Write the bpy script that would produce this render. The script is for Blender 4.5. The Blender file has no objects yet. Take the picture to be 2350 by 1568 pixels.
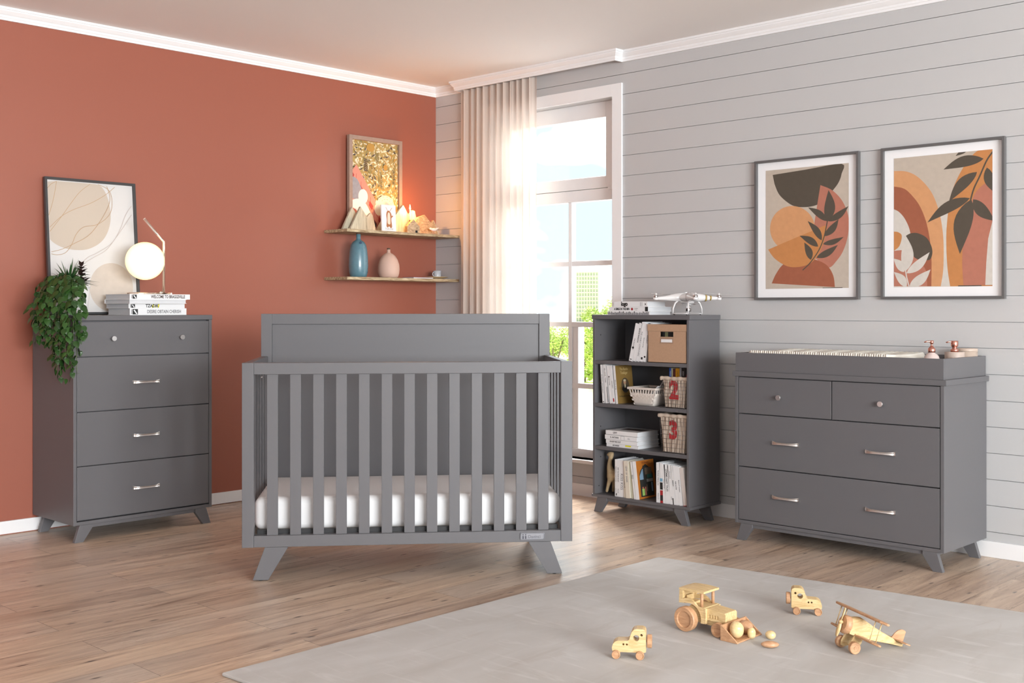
import bpy, bmesh, math, random
from mathutils import Vector, Matrix, Euler
random.seed(7)
S = bpy.context.scene
COL = S.collection
PI = math.pi

# ------------------------------------------------------------------ materials
def lin(c):
    if isinstance(c, str):
        c = c.lstrip('#'); c = [int(c[i:i+2], 16) / 255 for i in (0, 2, 4)]
        return tuple((x / 12.92 if x <= .04045 else ((x + .055) / 1.055) ** 2.4) for x in c)
    return tuple(c)
def newmat(name):
    m = bpy.data.materials.new(name); m.use_nodes = True
    nt = m.node_tree; b = nt.nodes['Principled BSDF']
    return m, nt, b
def nd(nt, typ, **kw):
    n = nt.nodes.new(typ)
    for k, v in kw.items():
        if k.startswith('_'): setattr(n, k[1:], v)
        else: n.inputs[k.replace('_', ' ')].default_value = v
    return n
def mat(name, col, rough=.5, metal=0, spec=.5, bump=0, bscale=200, var=0, vscale=8, coat=0, stretch=(1, 1, 1), emit=None, estr=0, trans=0):
    m, nt, b = newmat(name)
    c = lin(col)
    b.inputs['Base Color'].default_value = (*c, 1); b.inputs['Roughness'].default_value = rough
    b.inputs['Metallic'].default_value = metal; b.inputs['Specular IOR Level'].default_value = spec
    b.inputs['Coat Weight'].default_value = coat
    b.inputs['Transmission Weight'].default_value = trans
    if emit is not None:
        b.inputs['Emission Color'].default_value = (*lin(emit), 1); b.inputs['Emission Strength'].default_value = estr
    tc = nd(nt, 'ShaderNodeTexCoord'); mp = nd(nt, 'ShaderNodeMapping'); mp.inputs['Scale'].default_value = stretch
    nt.links.new(tc.outputs['Object'], mp.inputs['Vector'])
    if var:
        n = nd(nt, 'ShaderNodeTexNoise', Scale=vscale, Detail=4.0)
        r = nd(nt, 'ShaderNodeMix', _data_type='RGBA')
        r.inputs[6].default_value = (*[x * (1 - var) for x in c], 1); r.inputs[7].default_value = (*[min(1, x * (1 + var)) for x in c], 1)
        nt.links.new(mp.outputs[0], n.inputs['Vector']); nt.links.new(n.outputs['Fac'], r.inputs[0]); nt.links.new(r.outputs[2], b.inputs['Base Color'])
    if bump:
        n = nd(nt, 'ShaderNodeTexNoise', Scale=bscale, Detail=3.0); bp = nd(nt, 'ShaderNodeBump', Strength=bump, Distance=.001)
        nt.links.new(mp.outputs[0], n.inputs['Vector']); nt.links.new(n.outputs['Fac'], bp.inputs['Height']); nt.links.new(bp.outputs[0], b.inputs['Normal'])
    return m

# ------------------------------------------------------------------ mesh builder
class MB:
    def __init__(s): s.v = []; s.f = []; s.m = []; s.s = []
    def add(s, vs, fs, m=0, smooth=False):
        o = len(s.v); s.v += [tuple(v) for v in vs]
        for f in fs: s.f.append([i + o for i in f]); s.m.append(m); s.s.append(smooth)
        return s
    def box(s, x0, x1, y0, y1, z0, z1, m=0):
        vs = [(x0,y0,z0),(x1,y0,z0),(x1,y1,z0),(x0,y1,z0),(x0,y0,z1),(x1,y0,z1),(x1,y1,z1),(x0,y1,z1)]
        return s.add(vs, [(0,3,2,1),(4,5,6,7),(0,1,5,4),(1,2,6,5),(2,3,7,6),(3,0,4,7)], m)
    def prism(s, pts, ax, a0, a1, m=0, smooth=False):
        n = len(pts)
        P = {'x': lambda p, a: (a, p[0], p[1]), 'y': lambda p, a: (p[0], a, p[1]), 'z': lambda p, a: (p[0], p[1], a)}[ax]
        vs = [P(p, a0) for p in pts] + [P(p, a1) for p in pts]
        ar = sum(pts[i][0]*pts[(i+1)%n][1]-pts[(i+1)%n][0]*pts[i][1] for i in range(n))
        flip = (ar < 0) != (ax == 'y')
        if a1 < a0: flip = not flip
        c0 = list(range(n))[::-1]; c1 = list(range(n, 2*n)); sd = [(i, (i+1) % n, (i+1) % n + n, i+n) for i in range(n)]
        if flip: c0 = c0[::-1]; c1 = c1[::-1]; sd = [q[::-1] for q in sd]
        s.add(vs, [c0, c1], m); o = len(s.v) - 2*n
        for q in sd: s.f.append([i+o for i in q]); s.m.append(m); s.s.append(smooth)
        return s
    def lathe(s, prof, c=(0,0,0), seg=32, m=0, smooth=True, ax='z', cap=True):
        n = len(prof); vs = []
        def T(r, h, a):
            x, y = r*math.cos(a), r*math.sin(a)
            p = {'z': (x, y, h), 'x': (h, x, y), 'y': (y, h, x)}[ax]
            return (p[0]+c[0], p[1]+c[1], p[2]+c[2])
        for k in range(seg):
            for r, h in prof: vs.append(T(r, h, 2*PI*k/seg))
        fs = []
        for k in range(seg):
            k2 = (k+1) % seg
            for i in range(n-1): fs.append((k*n+i, k2*n+i, k2*n+i+1, k*n+i+1))
        s.add(vs, fs, m, smooth)
        if cap:
            o = len(s.v) - len(vs)
            if prof[0][0] > 1e-5: s.f.append([o+k*n for k in range(seg)][::-1]); s.m.append(m); s.s.append(False)
            if prof[-1][0] > 1e-5: s.f.append([o+k*n+n-1 for k in range(seg)]); s.m.append(m); s.s.append(False)
        return s
    def tube(s, pts, r, seg=8, m=0, smooth=True, closed=False):
        pts = [Vector(p) for p in pts]; n = len(pts); rs = r if isinstance(r, (list, tuple)) else [r]*n
        vs = []; up = None
        for i, p in enumerate(pts):
            if closed: t = (pts[(i+1) % n] - pts[i-1])
            else: t = pts[min(i+1, n-1)] - pts[max(i-1, 0)]
            t.normalize()
            if up is None:
                up = Vector((0,0,1)) if abs(t.z) < .9 else Vector((1,0,0))
            a = (up - t*up.dot(t)).normalized(); b = t.cross(a); up = a
            for k in range(seg):
                w = 2*PI*k/seg; vs.append(p + (a*math.cos(w) + b*math.sin(w))*rs[i])
        fs = []
        for i in range(n if closed else n-1):
            j = (i+1) % n
            for k in range(seg):
                k2 = (k+1) % seg; fs.append((i*seg+k, i*seg+k2, j*seg+k2, j*seg+k))
        s.add(vs, fs, m, smooth)
        if not closed:
            o = len(s.v) - len(vs)
            s.f.append([o+k for k in range(seg)][::-1]); s.m.append(m); s.s.append(False)
            s.f.append([o+(n-1)*seg+k for k in range(seg)]); s.m.append(m); s.s.append(False)
        return s
    def ball(s, c, r, seg=24, rings=14, m=0, fn=None):
        r = r if isinstance(r, (list, tuple)) else (r, r, r)
        vs = []; fs = []
        for i in range(rings+1):
            t = PI*i/rings
            for k in range(seg):
                a = 2*PI*k/seg; d = Vector((math.sin(t)*math.cos(a), math.sin(t)*math.sin(a), math.cos(t)))
                q = fn(d) if fn else 1
                vs.append((c[0]+d.x*r[0]*q, c[1]+d.y*r[1]*q, c[2]+d.z*r[2]*q))
        for i in range(rings):
            for k in range(seg):
                k2 = (k+1) % seg; fs.append((i*seg+k, (i+1)*seg+k, (i+1)*seg+k2, i*seg+k2))
        return s.add(vs, fs, m, True)
    def grid(s, P, nu, nv, m=0, smooth=True):
        vs = [P(i/nu, j/nv) for j in range(nv+1) for i in range(nu+1)]
        fs = [(j*(nu+1)+i, j*(nu+1)+i+1, (j+1)*(nu+1)+i+1, (j+1)*(nu+1)+i) for j in range(nv) for i in range(nu)]
        return s.add(vs, fs, m, smooth)
    def xf(s, M, start=0):
        for i in range(start, len(s.v)): s.v[i] = tuple(M @ Vector(s.v[i]))
        return s
    def obj(s, name, mats, parent=None, loc=None, rot=None, bevel=0, seg=2, merge=False, sub=0):
        me = bpy.data.meshes.new(name); me.from_pydata(s.v, [], s.f)
        if not isinstance(mats, (list, tuple)): mats = [mats]
        for m in mats: me.materials.append(m)
        for p, mi, sm in zip(me.polygons, s.m, s.s): p.material_index = mi; p.use_smooth = sm
        if merge:
            bm = bmesh.new(); bm.from_mesh(me); bmesh.ops.remove_doubles(bm, verts=bm.verts, dist=1e-6); bmesh.ops.recalc_face_normals(bm, faces=bm.faces); bm.to_mesh(me); bm.free()
        me.update(); o = bpy.data.objects.new(name, me); COL.objects.link(o)
        if parent: o.parent = parent
        if loc: o.location = loc
        if rot: o.rotation_euler = rot
        if bevel:
            md = o.modifiers.new('bevel', 'BEVEL'); md.width = bevel; md.segments = seg; md.limit_method = 'ANGLE'; md.angle_limit = math.radians(40); md.harden_normals = False
        if sub:
            md = o.modifiers.new('sub', 'SUBSURF'); md.levels = sub; md.render_levels = sub
        return o
def tag(o, label=None, cat=None, group=None, kind=None):
    if label: o['label'] = label
    if cat: o['category'] = cat
    if group: o['group'] = group
    if kind: o['kind'] = kind
    return o
def thing(name, label, cat, loc=(0,0,0), rz=0, group=None, rot=None):
    o = bpy.data.objects.new(name, None); COL.objects.link(o); o.location = loc
    o.rotation_euler = rot if rot else (0, 0, rz); o.empty_display_size = .05
    return tag(o, label, cat, group)
def struct(b, name, m, **k): return tag(b.obj(name, m, **k), kind='structure')
def boolcut(o, cutters):
    for c in cutters:
        md = o.modifiers.new('b', 'BOOLEAN'); md.object = c; md.operation = 'DIFFERENCE'; md.solver = 'EXACT'
    dg = bpy.context.evaluated_depsgraph_get(); dg.update()
    me = bpy.data.meshes.new_from_object(o.evaluated_get(dg)); o.modifiers.clear(); o.data = me
    for c in cutters: bpy.data.objects.remove(c)
def text_mb(b, body, size, M, m=0, depth=.0004, sx=1, align='CENTER', bold=0):
    cu = bpy.data.curves.new('t', 'FONT'); cu.body = body; cu.size = size; cu.align_x = align; cu.align_y = 'CENTER'; cu.extrude = depth; cu.resolution_u = 3; cu.offset = bold
    t = bpy.data.objects.new('t', cu); COL.objects.link(t)
    dg = bpy.context.evaluated_depsgraph_get(); dg.update()
    me = bpy.data.meshes.new_from_object(t.evaluated_get(dg))
    M2 = M @ Matrix.Diagonal((sx, 1, 1, 1))
    b.add([M2 @ v.co for v in me.vertices], [list(p.vertices) for p in me.polygons], m)
    bpy.data.objects.remove(t); bpy.data.curves.remove(cu); bpy.data.meshes.remove(me)
    return b
def frame_M(o, x, y):      # matrix with origin o, x axis (text direction), y axis (text up)
    x = Vector(x).normalized(); y = Vector(y).normalized(); z = x.cross(y)
    return Matrix(((x.x, y.x, z.x, o[0]), (x.y, y.y, z.y, o[1]), (x.z, y.z, z.z, o[2]), (0, 0, 0, 1)))

# ------------------------------------------------------------------ camera (eye 1.13 m high, level, 40 mm, looking into the corner)
AX = math.atan(2515 / 2611.)
cam = bpy.data.cameras.new('camera'); co = bpy.data.objects.new('camera', cam); COL.objects.link(co); S.camera = co
co.location = (-5.226, -5.755, 1.13); co.rotation_euler = (PI/2, 0, AX - PI/2)
cam.sensor_width = 36; cam.lens = 36 * 2611 / 2350; cam.shift_y = -(784 - 707) / 2350; cam.clip_end = 1000; cam.clip_start = .05
S.view_settings.view_transform = 'Standard'; S.view_settings.look = 'None'; S.view_settings.gamma = 1; S.view_settings.use_curve_mapping = False
S.view_settings.exposure = .08

# ------------------------------------------------------------------ shared materials
M_GREY = mat('grey_paint', (.124, .121, .128), rough=.42, spec=.4, bump=.05, bscale=900)
M_DARK = mat('dark_gap', (.012, .012, .013), rough=.9)
M_ORANGE = mat('terracotta_paint', (.335, .108, .070), rough=.40, spec=.45, bump=.04, bscale=600)
M_WHITE = mat('white_trim_paint', (.86, .86, .87), rough=.4)
M_SHIP = mat('shiplap_paint', (.52, .52, .525), rough=.45)
M_CEIL = mat('ceiling_paint', (.90, .885, .875), rough=.8)
M_CHROME = mat('satin_chrome', (.80, .79, .79), rough=.3, metal=1)
M_PAPER = mat('white_paper', (.78, .78, .79), rough=.7)
M_PAGES = mat('page_block', (.62, .63, .65), rough=.8, var=.12, vscale=30, stretch=(1, 1, 40))
M_COVER = mat('white_cover', (.80, .80, .81), rough=.35)
M_INK = mat('black_ink', (.02, .02, .02), rough=.6)
M_INKG = mat('grey_ink', (.22, .22, .23), rough=.6)
M_RED = mat('red_ink', (.36, .02, .025), rough=.6)

def wood_mat(name, c1, c2, scale=(6, 60, 60), rough=.5, knots=.0, knotcol=(.25, .08, .03), kscale=60, dist=1.2, bump=.1):
    m, nt, b = newmat(name); L = nt.links
    tc = nd(nt, 'ShaderNodeTexCoord'); mp = nd(nt, 'ShaderNodeMapping'); mp.inputs['Scale'].default_value = scale
    L.new(tc.outputs['Object'], mp.inputs['Vector'])
    n = nd(nt, 'ShaderNodeTexNoise', Scale=1.0, Detail=6.0, Roughness=.6, Distortion=dist); L.new(mp.outputs[0], n.inputs['Vector'])
    r = nd(nt, 'ShaderNodeValToRGB'); r.color_ramp.elements[0].position = .35; r.color_ramp.elements[1].position = .65
    r.color_ramp.elements[0].color = (*lin(c1), 1); r.color_ramp.elements[1].color = (*lin(c2), 1)
    L.new(n.outputs['Fac'], r.inputs[0]); out = r.outputs[0]
    if knots:
        v = nd(nt, 'ShaderNodeTexVoronoi', Scale=kscale); L.new(tc.outputs['Object'], v.inputs['Vector'])
        k = nd(nt, 'ShaderNodeMath', _operation='LESS_THAN'); L.new(v.outputs['Distance'], k.inputs[0]); k.inputs[1].default_value = knots
        mx = nd(nt, 'ShaderNodeMix', _data_type='RGBA'); L.new(k.outputs[0], mx.inputs[0]); L.new(out, mx.inputs[6]); mx.inputs[7].default_value = (*lin(knotcol), 1); out = mx.outputs[2]
    L.new(out, b.inputs['Base Color']); b.inputs['Roughness'].default_value = rough
    bp = nd(nt, 'ShaderNodeBump', Strength=bump, Distance=.001); L.new(n.outputs['Fac'], bp.inputs['Height']); L.new(bp.outputs[0], b.inputs['Normal'])
    return m

def floor_mat():
    m, nt, b = newmat('oak_plank_floor'); L = nt.links
    tc = nd(nt, 'ShaderNodeTexCoord'); mp = nd(nt, 'ShaderNodeMapping'); mp.inputs['Location'].default_value = (.37, 2.205 + .176*30, 0)
    L.new(tc.outputs['Object'], mp.inputs['Vector'])
    br = nd(nt, 'ShaderNodeTexBrick', Scale=1.0, Mortar_Size=.0011, Mortar_Smooth=.3, Bias=0.0, Brick_Width=1.28, Row_Height=.176)
    br.offset = .413; br.squash = 1; br.inputs['Color1'].default_value = (0, 0, 0, 1); br.inputs['Color2'].default_value = (1, 1, 1, 1); br.inputs['Mortar'].default_value = (.5, .5, .5, 1)
    L.new(mp.outputs[0], br.inputs['Vector'])
    sep = nd(nt, 'ShaderNodeSeparateColor'); L.new(br.outputs['Color'], sep.inputs[0]); rnd = sep.outputs[0]
    off = nd(nt, 'ShaderNodeCombineXYZ'); mu = nd(nt, 'ShaderNodeMath', _operation='MULTIPLY'); L.new(rnd, mu.inputs[0]); mu.inputs[1].default_value = 37.0
    for i in range(3): L.new(mu.outputs[0], off.inputs[i])
    def noise(sc, detail, rough, dist, scale=1.0):
        q = nd(nt, 'ShaderNodeMapping'); q.inputs['Scale'].default_value = sc; L.new(tc.outputs['Object'], q.inputs['Vector'])
        a = nd(nt, 'ShaderNodeVectorMath', _operation='ADD'); L.new(q.outputs[0], a.inputs[0]); L.new(off.outputs[0], a.inputs[1])
        n = nd(nt, 'ShaderNodeTexNoise', Scale=scale, Detail=detail, Roughness=rough, Distortion=dist); L.new(a.outputs[0], n.inputs['Vector']); return n
    n1 = noise((1.1, 14, 1), 5, .62, 1.6); n2 = noise((5, 120, 1), 4, .7, .4); n3 = noise((2.2, 26, 1), 6, .66, 2.6); n4 = noise((.8, 2.2, 1), 2, .5, .2)
    ra = nd(nt, 'ShaderNodeValToRGB'); e = ra.color_ramp.elements
    e[0].position = .28; e[0].color = (.31, .215, .155, 1); e[1].position = .72; e[1].color = (.74, .59, .45, 1)
    x = e.new(.47); x.color = (.55, .42, .32, 1)
    L.new(n1.outputs['Fac'], ra.inputs[0])
    def mix(a, bb, f, typ='MIX'):
        q = nd(nt, 'ShaderNodeMix', _data_type='RGBA', _blend_type=typ)
        for s, i in ((f, 0), (a, 6), (bb, 7)):
            if hasattr(s, 'links'): L.new(s, q.inputs[i])
            else: q.inputs[i].default_value = s if i == 0 else (*s, 1)
        return q.outputs[2]
    def ramp(s, p0, p1, c0=0, c1=1):
        q = nd(nt, 'ShaderNodeMapRange'); L.new(s, q.inputs[0]); q.inputs[1].default_value = p0; q.inputs[2].default_value = p1; q.inputs[3].default_value = c0; q.inputs[4].default_value = c1; return q.outputs[0]
    c = mix(ra.outputs[0], (.60, .53, .46), ramp(n4.outputs['Fac'], .42, .68, 0, .55))
    c = mix(c, (.72, .70, .68), ramp(n2.outputs['Fac'], .35, .65, .0, .28), 'MULTIPLY')
    c = mix(c, (.13, .085, .06), ramp(n3.outputs['Fac'], .66, .76, 0, .75))
    c = mix(c, (1.12, 1.08, 1.02), ramp(rnd, .5, 1, 0, .6), 'MULTIPLY')
    c = mix(c, (.80, .74, .70), ramp(rnd, .5, 0, 0, .7), 'MULTIPLY')
    # knots
    q = nd(nt, 'ShaderNodeMapping'); q.inputs['Scale'].default_value = (2.4, 8, 1); L.new(tc.outputs['Object'], q.inputs['Vector'])
    a = nd(nt, 'ShaderNodeVectorMath', _operation='ADD'); L.new(q.outputs[0], a.inputs[0]); L.new(off.outputs[0], a.inputs[1])
    v = nd(nt, 'ShaderNodeTexVoronoi', Scale=.9, _voronoi_dimensions='2D'); L.new(a.outputs[0], v.inputs['Vector'])
    c = mix(c, (.07, .05, .04), ramp(v.outputs['Distance'], .055, .02, 0, .8))
    c = mix(c, (.16, .11, .08), br.outputs['Fac'])
    L.new(c, b.inputs['Base Color'])
    L.new(ramp(n2.outputs['Fac'], .3, .7, .25, .36), b.inputs['Roughness']); b.inputs['Specular IOR Level'].default_value = .5
    bp = nd(nt, 'ShaderNodeBump', Strength=.12, Distance=.001); L.new(n2.outputs['Fac'], bp.inputs['Height']); L.new(bp.outputs[0], b.inputs['Normal'])
    return m

# ------------------------------------------------------------------ the room
ZC = 2.625; XL = -8.2; YN = -12.5
struct(MB().box(XL, .2, YN, .2, -.1, 0), 'floor', floor_mat())
struct(MB().box(XL, .2, YN, .2, ZC, ZC+.1), 'ceiling', M_CEIL)
struct(MB().box(XL, .0, 0, .2, 0, ZC), 'wall_left', M_ORANGE)
WY0, WY1, WZ0, WZ1 = -1.546, -.52, .218, 2.372       # window opening
w = MB()
for (y0, y1, z0, z1) in ((YN, WY0, 0, ZC), (WY1, .2, 0, ZC), (WY0, WY1, 0, WZ0), (WY0, WY1, WZ1, ZC)): w.box(.010, .22, y0, y1, z0, z1)
z = 2.494 + .119
while z > .115 - .12:
    a, b_ = max(z - .119, .0) + .0014, min(z, ZC) - .0014
    if b_ > a:
        segs = [(YN, WY0), (WY1, 0)] if (a < WZ1 and b_ > WZ0) else [(YN, 0)]
        for (y0, y1) in segs: w.box(0, .0102, y0, y1, a, b_)
        if len(segs) == 2 and b_ > WZ1: w.box(0, .0102, WY0, WY1, WZ1, b_)
        if len(segs) == 2 and a < WZ0: w.box(0, .0102, WY0, WY1, a, WZ0)
    z -= .119
struct(w, 'wall_right', M_SHIP)
struct(MB().box(XL, -.012, -.012, 0, .004, .068), 'baseboard_left', M_WHITE, bevel=.002)
struct(MB().box(XL, -.012, -.006, 0, .0, .004), 'trim_1', M_ORANGE)
struct(MB().box(-.012, 0, YN, 0, .0, .072), 'baseboard_right', M_WHITE, bevel=.002)
# crown moulding profile (distance from wall, height)
CP = [(0, 2.563), (.010, 2.563), (.010, 2.574), (.013, 2.577), (.013, 2.588), (.018, 2.592), (.028, 2.604), (.030, 2.607), (.030, 2.613), (.036, 2.613), (.036, 2.625), (0, 2.625)]
def sweep(path, prof, nrm):      # path of xy corners, outward direction at each corner (mitred)
    b = MB(); n = len(prof)
    for (px, py), (nx, ny) in zip(path, nrm): b.v += [(px + nx*d, py + ny*d, h) for d, h in prof]
    for i in range(len(path)-1):
        for k in range(n): b.f.append([i*n+k, i*n+(k+1) % n, (i+1)*n+(k+1) % n, (i+1)*n+k]); b.m.append(0); b.s.append(False)
    b.f.append(list(range(n))); b.m.append(0); b.s.append(False)
    b.f.append([(len(path)-1)*n+k for k in range(n)][::-1]); b.m.append(0); b.s.append(False)
    return b
struct(sweep([(XL, 0), (0, 0)], CP, [(0, -1), (-1, -1)]), 'trim_2', M_WHITE, merge=True)
BX = -.066
struct(sweep([(0, 0), (0, -.275), (BX, -.275), (BX, -1.611), (0, -1.611), (0, YN)], CP, [(-1, -1), (-1, 1), (-1, 1), (-1, -1), (-1, -1), (-1, 0)]), 'trim_3', M_WHITE, merge=True)
struct(MB().box(BX, 0, -1.611, -.275, 2.600, 2.625), 'trim_4', M_WHITE)

# window: casing, sill, frame, panes
wt = MB(); T = .072
wt.box(-.012, 0, WY0 - T, WY0, WZ0 - .0, WZ1 + T); wt.box(-.012, 0, WY1, WY1 + T, WZ0, WZ1 + T); wt.box(-.012, 0, WY0, WY1, WZ1, WZ1 + T)
win = thing('window_1', None, None); del_ = None
win['kind'] = 'structure'
wt.obj('casing', M_WHITE, win, bevel=.0015)
MB().box(-.03, .08, WY0 - .03, WY1 + .03, WZ0 - .021, WZ0).obj('sill', M_WHITE, win, bevel=.003)
fx0, fx1 = .08, .13
f = MB()
f.box(fx0, fx1, WY0, WY0 + .121, 1.853, WZ1); f.box(fx0, fx1, WY1 - .121, WY1, 1.853, WZ1); f.box(fx0, fx1, WY0 + .121, WY1 - .121, 2.278, WZ1); f.box(fx0, fx1, WY0 + .121, WY1 - .121, 1.853, 1.924)
f.obj('top_sash', M_WHITE, win, bevel=.002)
f = MB()
f.box(fx0, fx1, WY0, WY0 + .075, WZ0, 1.85); f.box(fx0, fx1, WY1 - .075, WY1, WZ0, 1.85); f.box(fx0, fx1, WY0 + .075, WY1 - .075, 1.78, 1.85); f.box(fx0, fx1, WY0 + .075, WY1 - .075, WZ0, .268)
f.obj('lower_frame', M_WHITE, win, bevel=.002)
f = MB()
for yc in (-1.1365, -.80): f.box(fx0 + .005, fx1 - .005, yc - .0145, yc + .0145, .268, 1.78)
for zc in (1.402, 1.0285, .652): f.box(fx0 + .006, fx1 - .006, WY0 + .075, WY1 - .075, zc - .0155, zc + .0155)
f.obj('glazing_bars', M_WHITE, win, bevel=.002)
MB().box(fx0 + .012, fx1 + .02, -1.197, -1.151, .268, 1.013).obj('casement_stile', M_WHITE, win, bevel=.002)
M_GLASS, nt, bb = newmat('window_glass'); nt.nodes.remove(bb); L = nt.links
tr = nd(nt, 'ShaderNodeBsdfTransparent'); gl = nd(nt, 'ShaderNodeBsdfGlossy', Roughness=.02); lw = nd(nt, 'ShaderNodeLayerWeight'); pw = nd(nt, 'ShaderNodeMath', _operation='POWER'); L.new(lw.outputs['Facing'], pw.inputs[0]); pw.inputs[1].default_value = 5; fr = nd(nt, 'ShaderNodeMath', _operation='MULTIPLY_ADD'); L.new(pw.outputs[0], fr.inputs[0]); fr.inputs[1].default_value = .7; fr.inputs[2].default_value = .03; mx = nd(nt, 'ShaderNodeMixShader')
L.new(fr.outputs[0], mx.inputs[0]); L.new(tr.outputs[0], mx.inputs[1]); L.new(gl.outputs[0], mx.inputs[2]); L.new(mx.outputs[0], nt.nodes['Material Output'].inputs[0])
ys = [(WY0 + .075, -1.151), (-1.122, -.8145), (-.7855, WY1 - .075)]; zs = [(.268, .6365), (.6675, 1.013), (1.044, 1.3865), (1.4175, 1.78)]
for (y0, y1) in ys:
    for (z0, z1) in zs: MB().box(.103, .106, y0, y1, z0, z1).obj('pane', M_GLASS, win)
MB().box(.103, .106, WY0 + .121, WY1 - .121, 1.924, 2.278).obj('pane', M_GLASS, win)
MB().box(fx0 - .008, fx0, WY0 + .05, WY0 + .10, 1.838, 1.856).obj('latch', M_WHITE, win, bevel=.002)
# ------------------------------------------------------------------ furniture
def leg_prism(b, x_out_t, x_in_t, x_out_b, x_in_b, y0, y1, zt, knee=None):
    pts = [(x_out_t, zt), (x_out_b, 0), (x_in_b, 0)]
    pts += [(x_in_t, knee if knee else zt)] + ([(x_in_t, zt)] if knee else [])
    b.prism(pts, 'y', y0, y1)
def pull_mb(x0, x1, z, y, flip=False):       # arched satin pull with flared ends, fixed on a front facing -y
    b = MB(); n = 16; xs = x1 - x0
    vs = []
    for i in range(n+1):
        t = i/n; u = 2*t - 1
        yy = y - .020*(1 - u**4)*1.0 - .001
        h = .0052 + .0034*u*u*u*u + .0012*u*u
        cx = x0 + xs*t
        # concave front strip: 5 points across
        for k in range(6):
            s = k/5*2 - 1
            vs.append((cx, yy - .0035*(abs(s)**1.5), z + h*s))
        vs.append((cx, yy + .004, z + h*.8)); vs.append((cx, yy + .004, z - h*.8))
    fs = []
    for i in range(n):
        for k in range(8):
            k2 = (k+1) % 8; fs.append((i*8+k, i*8+k2, (i+1)*8+k2, (i+1)*8+k))
    b.add(vs, fs, 0, True); b.f.append(list(range(8))); b.m.append(0); b.s.append(False)
    b.f.append([n*8+k for k in range(8)][::-1]); b.m.append(0); b.s.append(False)
    # feet
    b.box(x0, x0+.008, y - .006, y, z - .005, z + .005); b.box(x1 - .008, x1, y - .006, y, z - .005, z + .005)
    return b
def knob_mb(x, z, y):
    return MB().lathe([(.0045, 0), (.0045, -.012), (.0115, -.014), (.0125, -.016), (.0125, -.0215), (.0118, -.0225), (0, -.0225)], (x, y, z), 28, ax='y', smooth=False)
# NOTE local frame of a case: front faces -y, x to the right, z up
def case(name, label, cat, loc, rz, W, D, H, drawers, topo=.003, leg=(.0, .0), apron=True, open_front=False, group=None, sidet=.016):
    t = thing(name, label, cat, loc, rz, group)
    zb = .083
    g = .0022
    body = MB()
    body.box(0, sidet, 0, D, zb, H - .025); body.box(W - sidet, W, 0, D, zb, H - .025)
    body.box(sidet, W - sidet, D - .012, D, zb, H - .025)
    body.box(sidet, W - sidet, .0005, D - .012, zb, zb + .016)
    if not open_front: body.box(sidet, W - sidet, .030, .036, zb + .016, H - .025)
    body.obj('body', M_GREY, t, bevel=.0012)
    MB().box(-topo, W + topo, -topo*.4, D, H - .025, H).obj('top', M_GREY, t, bevel=.002)
    for (x0, x1, z0, z1, kind) in drawers:
        d = MB().box(x0 + g, x1 - g, .0015, .022, z0 + g, z1 - g).obj('drawer', M_GREY, t, bevel=.0012)
        for q in kind:
            if q[0] == 'knob': knob_mb(q[1], q[2], .0015).obj('knob', M_CHROME, d)
            else: pull_mb(q[1], q[2], q[3], .0015).obj('handle', M_CHROME, d)
    for sx in (0, 1):
        for y0 in (.0, D - .045 - .024):
            b = MB()
            xo_t, xi_t, xo_b, xi_b = .050, .110, -.003, .046
            xo_t, xi_t, xo_b, xi_b = .022+.010, .090+.006, .006, .050
            L_ = (xo_t, xi_t, xo_b, xi_b)
            if sx: L_ = tuple(W - v for v in L_)
            leg_prism(b, *L_, y0 + .001, y0 + .025, zb, zb - .018)
            b.obj('leg', M_GREY, t, bevel=.0015)
    MB().box(.09, W - .09, .008, .026, zb - .018, zb).obj('apron', M_GREY, t, bevel=.001)
    for x in (.04, W - .058): MB().box(x, x + .018, .03, D - .075, zb - .016, zb).obj('rail', M_GREY, t)
    return t
# tall chest against the terracotta wall
gx = [.0165, .7345]
chz = [1.064, .893, .627, .365, .104]
dr = [(gx[0], gx[1], chz[1], chz[0], [('knob', .198, .980), ('knob', .570, .980)])]
for a, z_ in ((1, .760), (2, .4945), (3, .2325)): dr.append((gx[0], gx[1], chz[a+1], chz[a], [('pull', .303, .449, z_)]))
case('tall_chest_of_drawers', 'tall grey chest of four drawers with a single column of pulls, against the terracotta wall', 'chest of drawers', (-2.758, -.4605, 0), 0, .750, .456, 1.0935, dr)
# wide dresser on the shiplap wall: front faces -x  (local -y -> world -x : rz = -90deg)
drz = [.796, .617, .3595, .100]
dd = [(.017, .5145, drz[1], drz[0], [('knob', .248, .705)]), (.5145, 1.0215, drz[1], drz[0], [('knob', .758, .705)])]
for a, z_ in ((1, .4885), (2, .2310)): dd.append((.017, 1.0215, drz[a+1], drz[a], [('pull', .207, .350, z_), ('pull', .681, .823, z_)]))
case('changing_dresser', 'wide grey dresser with two small top drawers and a changing tray on it', 'dresser', (-.464, -2.682, 0), -PI/2, 1.0385, .460, .8225, dd, topo=.012)
# open bookcase
bk = case('bookcase', 'narrow open grey bookcase with four shelves full of books and baskets', 'bookcase', (-.358, -1.690, 0), -PI/2, .646, .282, 1.093, [], open_front=True, topo=.006, sidet=.015)
for zt in (.840, .604, .3675): MB().box(.0155, .6305, .001, .268, zt - .020, zt).obj('shelf', M_GREY, bk, bevel=.001)
MB().box(-.008, .654, -.0015, .2820, .083, .098).obj('bottom_shelf', M_GREY, bk, bevel=.0015)
for (yy, zz) in ((.035, .14), (.05, .98), (.05, .71), (.05, .47), (.05, .30)): MB().lathe([(.0035, 0), (.0035, .0008), (0, .0008)], (.0152, yy, zz), 12, ax='x').obj('screw_cover', M_DARK, bk)

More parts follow.
